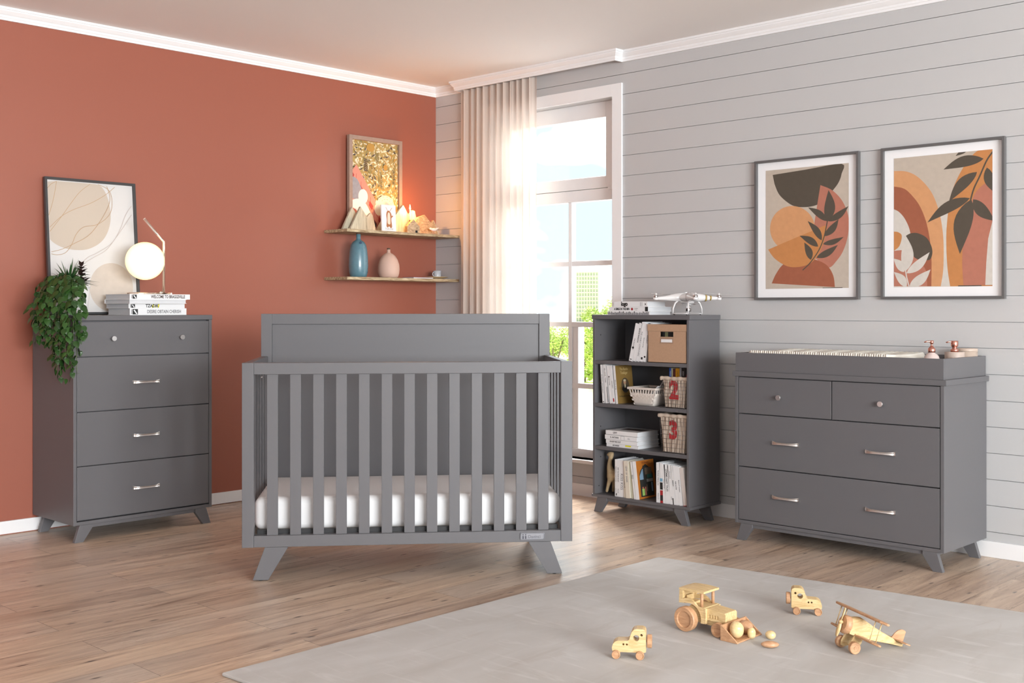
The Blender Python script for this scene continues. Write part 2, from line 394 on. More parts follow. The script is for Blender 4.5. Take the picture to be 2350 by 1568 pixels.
# changing tray, pad
tr_ = thing('changing_tray', 'grey open changing tray sitting on the wide dresser', 'tray', (-.462, -2.684, .8225), -PI/2)
ty, tx, th = .456, 1.034, .090
MB().box(0, tx, 0, .014, 0, th).obj('front_panel', M_GREY, tr_, bevel=.001)
MB().box(0, tx, ty - .014, ty, 0, th).obj('back_panel', M_GREY, tr_, bevel=.001)
MB().box(0, .014, .014, ty - .014, 0, th).obj('side_panel', M_GREY, tr_, bevel=.001)
MB().box(tx - .014, tx, .014, ty - .014, 0, th).obj('side_panel', M_GREY, tr_, bevel=.001)
MB().box(.40*0 + .80, .812, .014, ty - .014, 0, th - .012).obj('divider', M_GREY, tr_, bevel=.001)
M_KNIT, nt, b_ = newmat('cream_quilted_pad'); L = nt.links
b_.inputs['Base Color'].default_value = (.80, .77, .69, 1); b_.inputs['Roughness'].default_value = .9
tc = nd(nt, 'ShaderNodeTexCoord'); wv = nd(nt, 'ShaderNodeTexWave', Scale=28.0, Distortion=.6, Detail=1.0); wv.bands_direction = 'X'; L.new(tc.outputs['Object'], wv.inputs['Vector'])
bp = nd(nt, 'ShaderNodeBump', Strength=.9, Distance=.004); L.new(wv.outputs['Fac'], bp.inputs['Height']); L.new(bp.outputs[0], b_.inputs['Normal'])
def pad(u, v):
    x = .035 + u*.745; y = .022 + v*.412
    ridge = .094 + .009*(abs(2*v-1)**2.2)
    e = min(1, min(u, 1-u)/.035); ev = min(1, min(v, 1-v)/.05)
    wob = .0012*math.sin(u*190)
    return (x, y, .004 + (ridge + wob - .004)*math.sqrt(max(0, 1-(1-e)**2))*math.sqrt(max(0, 1-(1-ev)**2)))
pd = MB().grid(pad, 240, 24)
pd.grid(lambda u, v: (.035 + (1-u)*.745, .022 + v*.412, .004), 2, 2)
tag(pd.obj('changing_pad', M_KNIT, None, (-.462, -2.684, .8225), (0, 0, -PI/2)), 'cream ribbed changing pad lying in the grey tray', 'changing pad')

# ---------------------------------------------------------------- crib
CA = math.radians(-40.2566)
cr = thing('crib', 'grey convertible crib with slatted front, solid headboard and splayed legs', 'crib', (-2.586, -1.724, 0), CA)
CX0, CX1 = -.043, 1.335; CD = .672
def cpost(x0, x1, y0, y1, z0, z1, nm='post'): return MB().box(x0, x1, y0, y1, z0, z1).obj(nm, M_GREY, cr, bevel=.0015)
cpost(CX0, .005, 0, .045, .139, .903); cpost(CX1 - .049, CX1, 0, .045, .139, .903)
cpost(.0055, 1.2855, .002, .040, .855, .9025, 'top_rail'); cpost(.0055, 1.2855, .002, .040, .1395, .187, 'bottom_rail')
for i in range(13): MB().box(.0575 + i*.0944, .0575 + i*.0944 + .0445, .012, .028, .187, .855).obj('slat', M_GREY, cr, bevel=.001)
cpost(CX0, .007, CD, CD + .045, .139, 1.1025); cpost(1.277, CX1 - .006, CD, CD + .045, .139, 1.1025)
cpost(.007, 1.277, CD + .001, CD + .043, 1.053, 1.1022, 'headboard_rail')
cpost(.007, 1.277, CD + .010, CD + .028, .139, 1.053, 'headboard_panel')
for (xa, xb) in ((CX0 + .002, CX0 + .032), (CX1 - .034, CX1 - .004)):
    cpost(xa, xb, .045, CD, .860, .9022, 'side_rail'); cpost(xa, xb, .045, CD, .1395, .187, 'side_rail')
    for i in range(6): MB().box(xa + .008, xb - .008, .085 + i*.098, .085 + i*.098 + .040, .187, .860).obj('slat', M_GREY, cr, bevel=.001)
for (ot, it, ob, ib) in ((.050, .145, 0, .064), (1.2425, 1.148, 1.292, 1.228)):
    for y0 in (.002, CD - .0):
        b = MB(); b.prism([(ot, .139), (ob, .004), (ib, .004), (it, .139)], 'y', y0, y0 + .034); b.obj('leg', M_GREY, cr, bevel=.0012)
        MB().lathe([(.008, 0), (.008, .005)], ((ob + ib)/2, y0 + .017, 0), 12).obj('foot_glide', M_DARK, cr)
MB().box(.05, 1.24, .10, CD - .05, .190, .194).obj('mattress_support', M_DARK, cr)
MB().box(.012, 1.279, .044, .062, .172, .205).obj('support_rail', mat('black_steel', (.02, .02, .022), rough=.5), cr, bevel=.003)
M_PLATE = mat('pewter_plate', (.28, .28, .30), rough=.32, metal=.9)
pl = MB()
def rrect(x0, x1, z0, z1, r, n=5):
    pts = []
    for (cx, cz, a0) in ((x1-r, z1-r, 0), (x0+r, z1-r, PI/2), (x0+r, z0+r, PI), (x1-r, z0+r, 1.5*PI)):
        for k in range(n+1): a = a0 + k*PI/2/n; pts.append((cx + r*math.cos(a), cz + r*math.sin(a)))
    return pts
pl.prism(rrect(1.111, 1.216, .1480, .1790, .006), 'y', -.0025, .002)
pt = pl.obj('name_plate', M_PLATE, cr, bevel=.0006)
em = MB(); em.tube([(x, -.003, z) for x, z in rrect(1.1135, 1.2135, .1505, .1765, .005)], .0008, 6, closed=True)
text_mb(em, "Davinci", .019, frame_M((1.172, -.0026, .162), (1, 0, 0), (0, 0, 1)), depth=.0006, sx=.95)
for cx in (1.124, 1.135):
    em.lathe([(0.0028, -.0035), (.0028, -.002)], (cx, 0, .171), 10, ax='y'); em.lathe([(.0034, -.0035), (.0034, -.002)], (cx, 0, .163), 10, ax='y'); em.box(cx - .003, cx + .003, -.0035, -.002, .153, .162)
em.obj('emblem', mat('dark_pewter', (.12, .12, .14), rough=.3, metal=.9), pt)
MB().ball((.030, .066, .840), .004).obj('bolt', M_CHROME, cr)
# mattress: rounded box
def rbox(b, x0, x1, y0, y1, z0, z1, r, n=6, m=0):
    bm = bmesh.new(); bmesh.ops.create_cube(bm, size=1)
    for v in bm.verts: v.co = Vector(((x0+x1)/2 + v.co.x*(x1-x0), (y0+y1)/2 + v.co.y*(y1-y0), (z0+z1)/2 + v.co.z*(z1-z0)))
    bmesh.ops.bevel(bm, geom=bm.edges[:], offset=r, segments=n, profile=.5, affect='EDGES')
    bm.verts.index_update(); b.add([v.co.copy() for v in bm.verts], [[v.index for v in f.verts] for f in bm.faces], m, True); bm.free(); return b
M_SHEET = mat('white_sheet', (.84, .84, .85), rough=.8, bump=.15, bscale=60)
tag(rbox(MB(), -.002, 1.294, .064, CD - .004, .196, .335, .034).obj('crib_mattress', M_SHEET, None, (-2.586, -1.724, 0), (0, 0, CA)), 'thick white crib mattress in a smooth fitted sheet inside the crib', 'mattress')

# ---------------------------------------------------------------- rug
M_RUG, nt, b_ = newmat('grey_viscose_rug'); L = nt.links
tc = nd(nt, 'ShaderNodeTexCoord')
def rn(sc, scale, det, r0, r1, dist=0, rot=0):
    q = nd(nt, 'ShaderNodeMapping'); q.inputs['Scale'].default_value = sc; q.inputs['Rotation'].default_value = (0, 0, rot); L.new(tc.outputs['Object'], q.inputs['Vector'])
    n = nd(nt, 'ShaderNodeTexNoise', Scale=scale, Detail=det, Roughness=.6, Distortion=dist); L.new(q.outputs[0], n.inputs['Vector'])
    mr = nd(nt, 'ShaderNodeMapRange'); L.new(n.outputs['Fac'], mr.inputs[0]); mr.inputs[1].default_value = r0; mr.inputs[2].default_value = r1; return mr.outputs[0]
def rmix(a, c, f, fm=1):
    q = nd(nt, 'ShaderNodeMix', _data_type='RGBA')
    if hasattr(a, 'links'): L.new(a, q.inputs[6])
    else: q.inputs[6].default_value = (*a, 1)
    q.inputs[7].default_value = (*c, 1)
    mm = nd(nt, 'ShaderNodeMath', _operation='MULTIPLY'); L.new(f, mm.inputs[0]); mm.inputs[1].default_value = fm; L.new(mm.outputs[0], q.inputs[0]); return q.outputs[2]
c = rmix((.50, .49, .475), (.41, .39, .365), rn((1, 2.2, 1), 1.6, 4, .38, .66, .5))
c = rmix(c, (.40, .37, .34), rn((1.2, 7, 1), 2.2, 5, .58, .72, .8), .55)
c = rmix(c, (.66, .65, .64), rn((14, 2.2, 1), 1.6, 4, .56, .74, .6, .2), .5)
L.new(c, b_.inputs['Base Color']); b_.inputs['Roughness'].default_value = .75; b_.inputs['Sheen Weight'].default_value = .15
n = nd(nt, 'ShaderNodeTexNoise', Scale=900.0, Detail=2.0); L.new(tc.outputs['Object'], n.inputs['Vector']); bp = nd(nt, 'ShaderNodeBump', Strength=.35, Distance=.002); L.new(n.outputs['Fac'], bp.inputs['Height']); L.new(bp.outputs[0], b_.inputs['Normal'])
rg = MB().prism([(-3.332, -2.694), (-3.13, -6.2), (-.68, -6.2), (-1.086, -2.684)], 'z', .0005, .012)
tag(rg.obj('rug', M_RUG, None, bevel=.005, seg=3), 'large pale grey mottled rug on the plank floor under the wooden toys', 'rug')
# ------------------------------------------------------------------ curtain
M_CURT, nt, bb = newmat('sheer_cream_curtain'); nt.nodes.remove(bb); L = nt.links
df = nd(nt, 'ShaderNodeBsdfDiffuse'); df.inputs[0].default_value = (.80, .70, .63, 1); ts = nd(nt, 'ShaderNodeBsdfTranslucent'); ts.inputs[0].default_value = (.85, .78, .73, 1); tp = nd(nt, 'ShaderNodeBsdfTransparent')
a1 = nd(nt, 'ShaderNodeMixShader'); a1.inputs[0].default_value = .42; L.new(df.outputs[0], a1.inputs[1]); L.new(ts.outputs[0], a1.inputs[2])
a2 = nd(nt, 'ShaderNodeMixShader'); a2.inputs[0].default_value = .14; L.new(a1.outputs[0], a2.inputs[1]); L.new(tp.outputs[0], a2.inputs[2])
tc = nd(nt, 'ShaderNodeTexCoord'); n = nd(nt, 'ShaderNodeTexNoise', Scale=420.0, Detail=1.0); L.new(tc.outputs['Object'], n.inputs['Vector']); bp = nd(nt, 'ShaderNodeBump', Strength=.4, Distance=.001); L.new(n.outputs['Fac'], bp.inputs['Height']); L.new(bp.outputs[0], df.inputs['Normal'])
L.new(a2.outputs[0], nt.nodes['Material Output'].inputs[0])
def curt(u, v):
    y = -.298 - u*.678; z = .012 + v*2.552
    ph = u*2*PI*11.5 + .5*math.sin(u*9) + .25*math.sin(v*2.2 + u*13)
    amp = (.0145 + .004*math.sin(u*23+1))*(.75 + .25*(1-v))
    x = -.046 + amp*math.sin(ph) + .003*math.sin(ph*2.3+v*2)
    return (x, y + .006*math.cos(ph) + (1-v)*.004*math.sin(u*7), z)
tag(MB().grid(curt, 260, 14).obj('curtain', M_CURT), 'sheer cream pleated curtain hanging from the ceiling over the left half of the window', 'curtain')

# ------------------------------------------------------------------ framed prints on the shiplap wall (local frame: x right, z up, front faces -y)
M_FRAME = mat('grey_frame', (.115, .112, .112), rough=.4)
M_MAT = mat('white_mount', (.86, .86, .875), rough=.6)
def flat(b, pts, y, m): # one flat coloured shape in the picture plane
    n = len(pts); ar = sum(pts[i][0]*pts[(i+1) % n][1] - pts[(i+1) % n][0]*pts[i][1] for i in range(n))
    if ar < 0: pts = pts[::-1]
    b.add([(x, y, z) for x, z in pts], [list(range(n))], m)
def clip(pts, x0, x1, z0, z1):
    for ax, lim, sg in ((0, x0, 1), (0, x1, -1), (1, z0, 1), (1, z1, -1)):
        out = []
        for i in range(len(pts)):
            p, q = pts[i-1], pts[i]; ip = sg*(p[ax]-lim) >= 0; iq = sg*(q[ax]-lim) >= 0
            if ip != iq:
                t = (lim - p[ax])/(q[ax]-p[ax]); out.append((p[0]+(q[0]-p[0])*t, p[1]+(q[1]-p[1])*t))
            if iq: out.append(q)
        pts = out
        if not pts: return []
    return pts
def arc(cx, cy, rx, ry, a0, a1, n=40, rot=0):
    o = []
    for i in range(n+1):
        a = math.radians(a0 + (a1-a0)*i/n); x, y = rx*math.cos(a), ry*math.sin(a); c, s = math.cos(math.radians(rot)), math.sin(math.radians(rot))
        o.append((cx + x*c - y*s, cy + x*s + y*c))
    return o
def leaf(x0, y0, x1, y1, w, n=12):
    dx, dy = x1-x0, y1-y0; L_ = math.hypot(dx, dy); nx, ny = -dy/L_, dx/L_; a = []; b = []
    for i in range(n+1):
        t = i/n; q = w*math.sin(PI*t**.8)**1.0*(1 if i not in (0, n) else 0); bend = .06*L_*math.sin(PI*t)
        a.append((x0+dx*t+nx*(q+bend), y0+dy*t+ny*(q+bend))); b.append((x0+dx*t+nx*(bend-q), y0+dy*t+ny*(bend-q)))
    return a + b[::-1][1:-1]
def stroke(pts, w):
    a = []; b = []
    for i, p in enumerate(pts):
        q = pts[min(i+1, len(pts)-1)]; r = pts[max(i-1, 0)]; dx, dy = q[0]-r[0], q[1]-r[1]; l = math.hypot(dx, dy) or 1
        a.append((p[0]-dy/l*w, p[1]+dx/l*w)); b.append((p[0]+dy/l*w, p[1]-dx/l*w))
    return [[a[i], a[i+1], b[i+1], b[i]] for i in range(len(pts)-1)]
def spline(P, n=10):
    P = [P[0]] + list(P) + [P[-1]]; o = []
    for i in range(1, len(P)-2):
        for k in range(n):
            t = k/n; o.append(tuple(.5*((2*P[i][c]) + (P[i+1][c]-P[i-1][c])*t + (2*P[i-1][c]-5*P[i][c]+4*P[i+1][c]-P[i+2][c])*t*t + (3*P[i][c]-P[i-1][c]-3*P[i+1][c]+P[i+2][c])*t**3) for c in (0, 1)))
    o.append(P[-2]); return o
PC = {k: mat('print_' + k, c, rough=.85, var=.10, vscale=40) for k, c in dict(beige=(.50, .43, .36), umber=(.085, .068, .050), orange=(.52, .22, .075), lorange=(.60, .30, .14), rust=(.33, .105, .055), pink=(.44, .17, .115), dorange=(.46, .17, .03), cream=(.60, .56, .51)).items()}
PN = list(PC); PM = [PC[k] for k in PN]
def framed(name, label, cat, loc, rot, W, H, fw, depth, mount, frame_m, shapes, mats, mat_m, group=None, glassm=None):
    t = thing(name, label, cat, loc, rot=rot, group=group)
    b = MB(); b.box(0, fw, -depth, 0, 0, H); b.box(W-fw, W, -depth, 0, 0, H); b.box(fw, W-fw, -depth, 0, 0, fw); b.box(fw, W-fw, -depth, 0, H-fw, H)
    b.obj('frame', frame_m, t, bevel=.0008)
    if mount: MB().box(fw, W-fw, -.006, -.001, fw, H-fw).obj('mount', mat_m, t)
    if shapes:
        x0, x1, z0, z1 = (fw+mount[0], W-fw-mount[1], fw+mount[2], H-fw-mount[3]) if mount else (fw, W-fw, fw, H-fw)
        b = MB(); k = 0
        for col, polys in shapes:
            for p in polys:
                q = clip([(x0 + a*(x1-x0), z1 - c*(z1-z0)) for a, c in p], x0, x1, z0, z1)
                if len(q) > 2: flat(b, q, -.0068 - .000008*k, col); k += 1
        b.obj('print', mats, t)
    return t
I = PN.index
# print A (proportional coords: 0..1 across, 0..1 down), traced as simple abstract shapes
def PA(pts): # pixel (in zoomed crop) -> proportional, per-column vertical extents
    o = []
    for x, y in pts:
        u = (x-262)/660.; top = 355 - 62*u; bot = 1307 - 9*u; o.append((u, (y-top)/(bot-top)))
    return o
def PB(pts):
    o = []
    for x, y in pts:
        u = (x-1293)/789.; top = 258 - 76*u; bot = 1293 - 10*u; o.append((u, (y-top)/(bot-top)))
    return o
leaves = lambda f, L_: [f(leaf(*l)) for l in L_]
bowl = [(320, 388)] + [(320+548*t, 388 - 88*t) for t in (.5, 1)] + [(868, 380), (845, 450), (800, 515), (740, 590), (670, 632), (590, 647), (500, 640), (430, 600), (370, 540), (335, 460)]
shA = [
 (I('beige'), [[(0, 0), (1, 0), (1, 1), (0, 1)]]),
 (I('umber'), [PA(spline(bowl, 4))]),
 (I('lorange'), [PA(arc(480, 820, 182, 182, 0, 360, 48))]),
 (I('pink'), [PA([(705, 470)] + spline([(705, 470), (800, 515), (880, 610), (922, 740), (915, 880), (880, 1000), (830, 1080), (770, 1135), (690, 1080), (640, 1000), (660, 760)], 6))]),
 (I('rust'), [PA([(312, 1262)] + spline([(312, 1262), (345, 1190), (400, 1115), (480, 1070), (580, 1060), (680, 1075), (760, 1120), (805, 1200), (817, 1292)], 5))]),
 (I('orange'), [PA([(282, 990)] + spline([(282, 990), (330, 1055), (400, 1105), (470, 1130), (560, 1125), (640, 1090), (700, 1010), (740, 900), (750, 800), (650, 835), (282, 990)], 5))]),
 (I('umber'), leaves(PA, [(758, 765, 768, 510, 42), (765, 762, 920, 640, 26), (755, 760, 608, 650, 27), (735, 882, 845, 745, 27), (715, 915, 605, 760, 27), (725, 945, 884, 888, 22), (688, 965, 540, 878, 28), (675, 1055, 840, 952, 27), (630, 1072, 578, 932, 28)])),
 (I('umber'), [PA(q) for q in stroke(spline([(565, 1155), (625, 1095), (690, 1000), (730, 900), (752, 800), (762, 740)], 6), 4)]),
 (I('umber'), [PA([(722, 1296), (875, 1293), (875, 1299), (722, 1301)])]),
]
def ring(cx, cy, r0, r1, leg, n=30):  # arch band: outer r0, inner r1, with straight legs
    o = arc(cx, cy, r0, r0, 0, 180, n); i = arc(cx, cy, r1, r1, 180, 0, n); return [(cx+r0, cy-leg)] + o + [(cx-r0, cy-leg), (cx-r1, cy-leg)] + i + [(cx+r1, cy-leg)]
shB = [
 (I('cream'), [[(0, 0), (1, 0), (1, 1), (0, 1)]]),
 (I('beige'), [PB([(1293, 258), (2082, 182), (2082, 600), (1293, 700)])]),
 (I('lorange'), [PB(spline([(1293, 358), (1400, 362), (1500, 410), (1600, 520), (1660, 660), (1690, 800), (1703, 950), (1700, 1150), (1680, 1285)], 5) + [(1500, 1285), (1293, 1285)])]),
 (I('rust'), [PB(spline([(1293, 483), (1380, 500), (1450, 560), (1510, 640), (1560, 760), (1590, 900), (1605, 1050), (1604, 1285)], 5) + [(1293, 1285)])]),
 (I('cream'), [PB(spline([(1293, 665), (1340, 690), (1390, 750), (1430, 850), (1436, 1000), (1436, 1285)], 5) + [(1293, 1285)])]),
 (I('pink'), [PB(spline([(1293, 1000), (1400, 1000), (1500, 1080), (1560, 1160), (1570, 1285)], 5) + [(1293, 1285)])]),
 (I('orange'), [PB([(1755, 1285)] + spline([(1755, 1285), (1735, 1150), (1725, 980), (1728, 800), (1760, 560), (1840, 360), (1960, 200), (2082, 180)], 6) + [(2082, 1285)]), PB(spline([(1293, 845), (1330, 850), (1360, 880), (1340, 960), (1293, 1000)], 4))]),
 (I('pink'), [PB([(1860, 1285)] + spline([(1860, 1285), (1850, 1100), (1860, 900), (1900, 700), (1960, 520), (2082, 420)], 5) + [(2082, 760), (2050, 900), (2035, 1100), (2030, 1285)])]),
 (I('cream'), [PB([(2027, 1285), (2035, 1100), (2050, 900), (2082, 760), (2082, 1285)])]),
 (I('umber'), [PB(spline([(1380, 888), (1430, 860), (1490, 857), (1560, 890), (1600, 950), (1613, 1010), (1600, 1060), (1570, 1075), (1480, 1062), (1440, 1010), (1420, 940), (1380, 888)], 5))]),
 (I('cream'), leaves(PB, [(1390, 1165, 1388, 870, 52), (1400, 1180, 1590, 1010, 36), (1380, 1170, 1290, 1062, 34), (1425, 1285, 1597, 1150, 40), (1400, 1290, 1293, 1170, 34)]) + [PB(q) for q in stroke([(1420, 1285), (1400, 1210), (1390, 1150)], 5)]),
 (I('umber'), leaves(PB, [(2015, 258, 1702, 345, 44), (1965, 365, 1745, 605, 44), (1910, 575, 1572, 772, 44), (1920, 585, 1832, 1025, 70), (1935, 585, 2100, 760, 48), (2040, 330, 2110, 540, 40), (1885, 195, 1798, 236, 14)])),
 (I('umber'), [PB(q) for q in stroke(spline([(2090, 195), (2040, 270), (1985, 400), (1940, 500), (1915, 590)], 6), 6)]),
 (I('umber'), [PB([(1818, 1278), (2000, 1276), (2000, 1284), (1818, 1286)])]), (I('dorange'), [PB([(2000, 1276), (2082, 1275), (2082, 1283), (2000, 1284)])]),
]
mnt = (.047, .047, .045, .040)
framed('framed_print', 'grey framed print of a dark bowl over an orange circle with a leafy twig', 'picture', (-.001, -2.516, 1.172), (0, 0, -PI/2), .589, .7295, .0125, .024, mnt, M_FRAME, shA, PM, M_MAT, 'abstract leaf prints above the dresser')
framed('framed_print', 'grey framed print of rust and orange arches under a big dark leafy branch', 'picture', (-.001, -3.221, 1.172), (0, 0, -PI/2), .587, .7295, .0125, .024, mnt, M_FRAME, shB, PM, M_MAT, 'abstract leaf prints above the dresser')
# black framed line drawing leaning on the wall on the tall chest
LM = [mat('art_paper', (.66, .645, .635), rough=.7), mat('art_sand', (.55, .47, .39), rough=.8), mat('art_taupe', (.58, .51, .45), rough=.8, var=.1, vscale=25), mat('art_gold_line', (.45, .30, .17), rough=.6), mat('art_grey_line', (.50, .43, .39), rough=.6)]
def PL(pts):
    o = []
    for x, y in pts:      # crop coordinates; left edge runs (212,90)->(235,1010), right (790,120)->(808,1010)
        v = (y - 90)/920.; l = 212 + 23*v; r = 786 + 18*v; u = (x-l)/(r-l); top = 84 + 34*u; o.append((u, (y-top)/(1005-top)))
    return o
lines = [[(275, 90), (262, 170), (245, 250), (222, 330)], [(215, 140), (240, 110), (275, 90)], [(498, 105), (430, 160), (370, 240), (310, 330), (260, 400), (228, 445)], [(668, 122), (600, 180), (500, 240), (380, 290), (300, 340), (228, 415)],
 [(550, 105), (620, 140), (645, 200), (640, 290), (600, 350), (530, 395), (450, 410), (400, 460), (370, 530), (330, 590), (280, 608), (235, 602)], [(612, 118), (632, 190), (620, 260), (560, 370), (480, 470), (380, 530), (300, 570), (235, 588)]]
gl = [[(782, 255), (740, 320), (700, 420), (640, 520), (540, 590), (480, 620), (440, 655)], [(782, 318), (720, 410), (670, 480), (600, 570), (520, 620), (455, 660)]]
shL = [(0, [[(0, 0), (1, 0), (1, 1), (0, 1)]]),
 (1, [PL(spline([(216, 95), (300, 88), (420, 95), (540, 105), (590, 140), (625, 230), (635, 350), (610, 450), (560, 520), (480, 565), (400, 573), (320, 560), (260, 530), (228, 500)], 6))]),
 (2, [PL(arc(632, 835, 150, 172, 0, 360, 50))]),
 (3, [PL(q) for l in lines for q in stroke(spline(l, 8), 1.7)]), (4, [PL(q) for l in gl for q in stroke(spline(l, 8), 1.6)])]
tilt = math.atan(.062/.70)
framed('leaning_picture', 'black framed line drawing with a sand oval leaning on the wall above the chest', 'picture', (-2.711, -.078, 1.0945), (-tilt, 0, 0), .494, .706, .0125, .022, (.004, .004, .004, .004), mat('black_frame', (.045, .045, .047), rough=.4), shL, LM, mat('white_fillet', (.75, .73, .72), rough=.5))

# ------------------------------------------------------------------ corner shelves
M_OAK = wood_mat('rough_bleached_oak', (.20, .12, .055), (.62, .50, .32), scale=(9, 60, 60), rough=.6, bump=.5)
for z0, nm in ((1.596, 'upper rough oak wall shelf in the corner carrying the candle and wooden mountains'), (1.303, 'lower rough oak wall shelf in the corner carrying the two bottles')):
    tag(MB().box(-.938, -.0015, -.233, -.0015, z0, z0 + .018).obj('wall_shelf', M_OAK, None, bevel=.001), nm, 'shelf', 'oak shelves in the corner')
ZS = 1.6142; ZL = 1.3212
def vase(name, label, x, y, prof, m, capm, capprof, cat='bottle', cname='stopper', grp=None):
    t = thing(name, label, cat, (x, y, ZL), group=grp)
    MB().lathe(prof, seg=40).obj('body', m, t)
    MB().lathe(capprof, seg=24).obj(cname, capm, t); return t
M_BLUE = mat('blue_glaze', (.10, .215, .27), rough=.28, var=.18, vscale=60, coat=.3)
M_BLUSH = mat('blush_ceramic', (.62, .42, .34), rough=.6)
M_CORK = mat('dark_cork', (.10, .07, .045), rough=.8, var=.2, vscale=120)
bt = vase('blue_bottle', 'tall blue glazed ceramic bottle on the lower corner shelf', -.79, -.155, [(0, 0), (.046, 0), (.052, .006), (.058, .03), (.0605, .07), (.059, .12), (.055, .165), (.048, .20), (.036, .2195), (.022, .2285), (.0145, .235), (.0135, .245), (.0145, .268)], M_BLUE, mat('rim_brown', (.16, .09, .05), rough=.5), [(.0148, .268), (.0152, .2705), (.0145, .274), (.0115, .274), (.0105, .262)], cname='rim')
sp = MB(); rnd = random.Random(3)
for i in range(46):
    a = -PI/2 - .7 + rnd.random()*1.9; z = .02 + rnd.random()*.2; r = .0606 if z < .1 else .0606 - (z-.1)*.10 - max(0, z-.18)*.35; sp.ball((r*math.cos(a)*.995, r*math.sin(a)*.995, z), .0013, 6, 4)
sp.ball((-.014, -.0405, .212), (.010, .004, .008), 10, 6)
so_ = sp.obj('glaze_spots', mat('cobalt_spots', (.02, .06, .13), rough=.4), bt); so_['kind'] = 'stuff'
vase('blush_bottle', 'round blush pink ceramic bottle with a dark cork on the lower corner shelf', -.555, -.165, [(0, 0), (.052, 0), (.061, .008), (.0675, .03), (.070, .055), (.0675, .085), (.058, .115), (.043, .139), (.027, .153), (.016, .158), (.0115, .163), (.0115, .181)], M_BLUSH, M_CORK, [(.0105, .176), (.0105, .1885), (.0095, .190), (0, .190)])
pt_ = thing('serving_plate', 'flat round wooden plate at the wall end of the lower corner shelf', 'plate', (-.115, -.118, ZL))
MB().lathe([(0, .003), (.045, .003), (.086, .013), (.088, .0155), (.085, .0155), (.045, .0075), (0, .0075)], seg=40).obj('dish', mat('light_ash_wood', (.58, .42, .23), rough=.5, var=.1, vscale=20), pt_)
MB().lathe([(.05, 0), (.05, .004), (0, .004)], seg=24).obj('foot', M_OAK, pt_)
cp = thing('ceramic_cup', 'small marbled blue grey cup standing on the wooden plate', 'cup', (-.095, -.118, ZL + .0078))
MB().lathe([(0, 0), (.021, 0), (.0235, .005), (.028, .05), (.0265, .05), (.0215, .008), (0, .006)], seg=32).obj('cup_body', mat('marbled_glaze', (.50, .54, .58), rough=.25, var=.35, vscale=25), cp)
hb = []; 
for i in range(13): a = -PI/2 + PI*i/12; hb.append((.026 + .015*math.cos(a), 0, .027 + .014*math.sin(a)))
MB().tube([(-x, y + .0, z) for x, y, z in hb], .0028, 8).obj('cup_handle', mat('glaze_plain', (.50, .54, .58), rough=.25), cp)
nb = thing('notebook', 'thin closed notebook with a red and dark cover lying beside the plate', 'book', (-.335, -.100, ZL), 0)
MB().box(0, .17, -.055, .055, .001, .009).obj('pages', M_PAGES, nb); MB().box(-.001, .172, -.056, .056, .009, .0105).obj('cover', mat('red_cover', (.33, .03, .06), rough=.5), nb); MB().box(-.001, .172, -.056, .056, 0, .001).obj('back_cover', M_PAPER, nb)
# tall framed leaf picture on the upper shelf
AM = [mat('leaf_ochre', (.40, .29, .10), rough=.8, var=.2, vscale=40), mat('leaf_dark', (.07, .06, .06), rough=.8), mat('leaf_cream', (.80, .70, .50), rough=.8), mat('quilt_pink', (.62, .26, .20), rough=.8), mat('quilt_black', (.03, .03, .035), rough=.8), mat('soft_grey', (.30, .30, .33), rough=.8, var=.2, vscale=60), mat('leaf_rust', (.45, .26, .06), rough=.8), mat('cat_cream', (.82, .70, .52), rough=.8), mat('cat_stripe', (.40, .27, .14), rough=.8), mat('leaf_green', (.27, .24, .10), rough=.8), mat('quilt_red', (.40, .05, .05), rough=.8), mat('paper_white', (.85, .80, .74), rough=.8)]
rnd = random.Random(11); sh = [(0, [[(0, 0), (1, 0), (1, 1), (0, 1)]])]
lv = {2: [], 1: [], 6: [], 9: []}
for gy in range(34):
    for gx_ in range(24):
        x = (gx_ + rnd.random())/24; y = (gy + rnd.random())/34; a = rnd.random()*2*PI; l = .04 + rnd.random()*.05; k = rnd.choice([2, 2, 2, 2, 2, 1, 6, 9])
        lv[k].append(leaf(x, y, x + l*math.cos(a), y + l*.65*math.sin(a), .005 + rnd.random()*.006, 5))
for k in lv: sh.append((k, lv[k]))
for (sx0, sy0, hh) in ((.14, .42, .22), (.30, .20, .15), (.55, .12, .12), (.46, .60, .22), (.80, .62, .22), (.62, .40, .12), (.9, .3, .18)):
    sh.append((1, stroke([(sx0, sy0), (sx0 + .01, sy0 + hh)], .003)))
    for i in range(7):
        yy = sy0 + hh*i/7
        for sg in (-1, 1): sh.append((1 if sx0 < .5 else 9, [leaf(sx0 + .005, yy + .02, sx0 + sg*.045, yy, .006, 5)]))
sh.append((6, [arc(.88, .80, .06, .05, 0, 360, 12), arc(.72, .28, .05, .035, 0, 360, 7), arc(.40, .07, .09, .05, 0, 360, 9)]))
def quilt(u, v): return (u*.62 - .02 + v*.0, .30 + u*.62 + v*.40)
sh.append((3, [[(0, .36), (.10, .28), (.62, .78), (.70, 1.0), (0, 1.0)]]))
for i in range(7):
    for j in range(6):
        x = -.02 + i*.10 + j*-.02; y = .34 + i*.085 + j*.115
        if (i + j) % 2 == 0: sh.append((4 if (i*j) % 3 else 10, [[(x, y), (x+.075, y+.06), (x+.05, y+.11), (x-.02, y+.055)]]))
    x = i*.10; sh.append((10, stroke([(x, .30 + i*.085), (x - .05, 1.0)], .003)))
for j in range(6): sh.append((10, stroke([(0, .40 + j*.11), (.6, .90 + j*.11)], .003)))
sh.append((5, [spline([(0, .42), (.12, .45), (.22, .58), (.20, .68), (.08, .68), (0, .66)], 4)]))
sh.append((11, [arc(.24, .64, .10, .085, 0, 360, 20), spline([(0, .69), (.15, .67), (.30, .72), (.44, .88), (.40, .95), (.26, .90), (.10, .80), (0, .77)], 4)]))
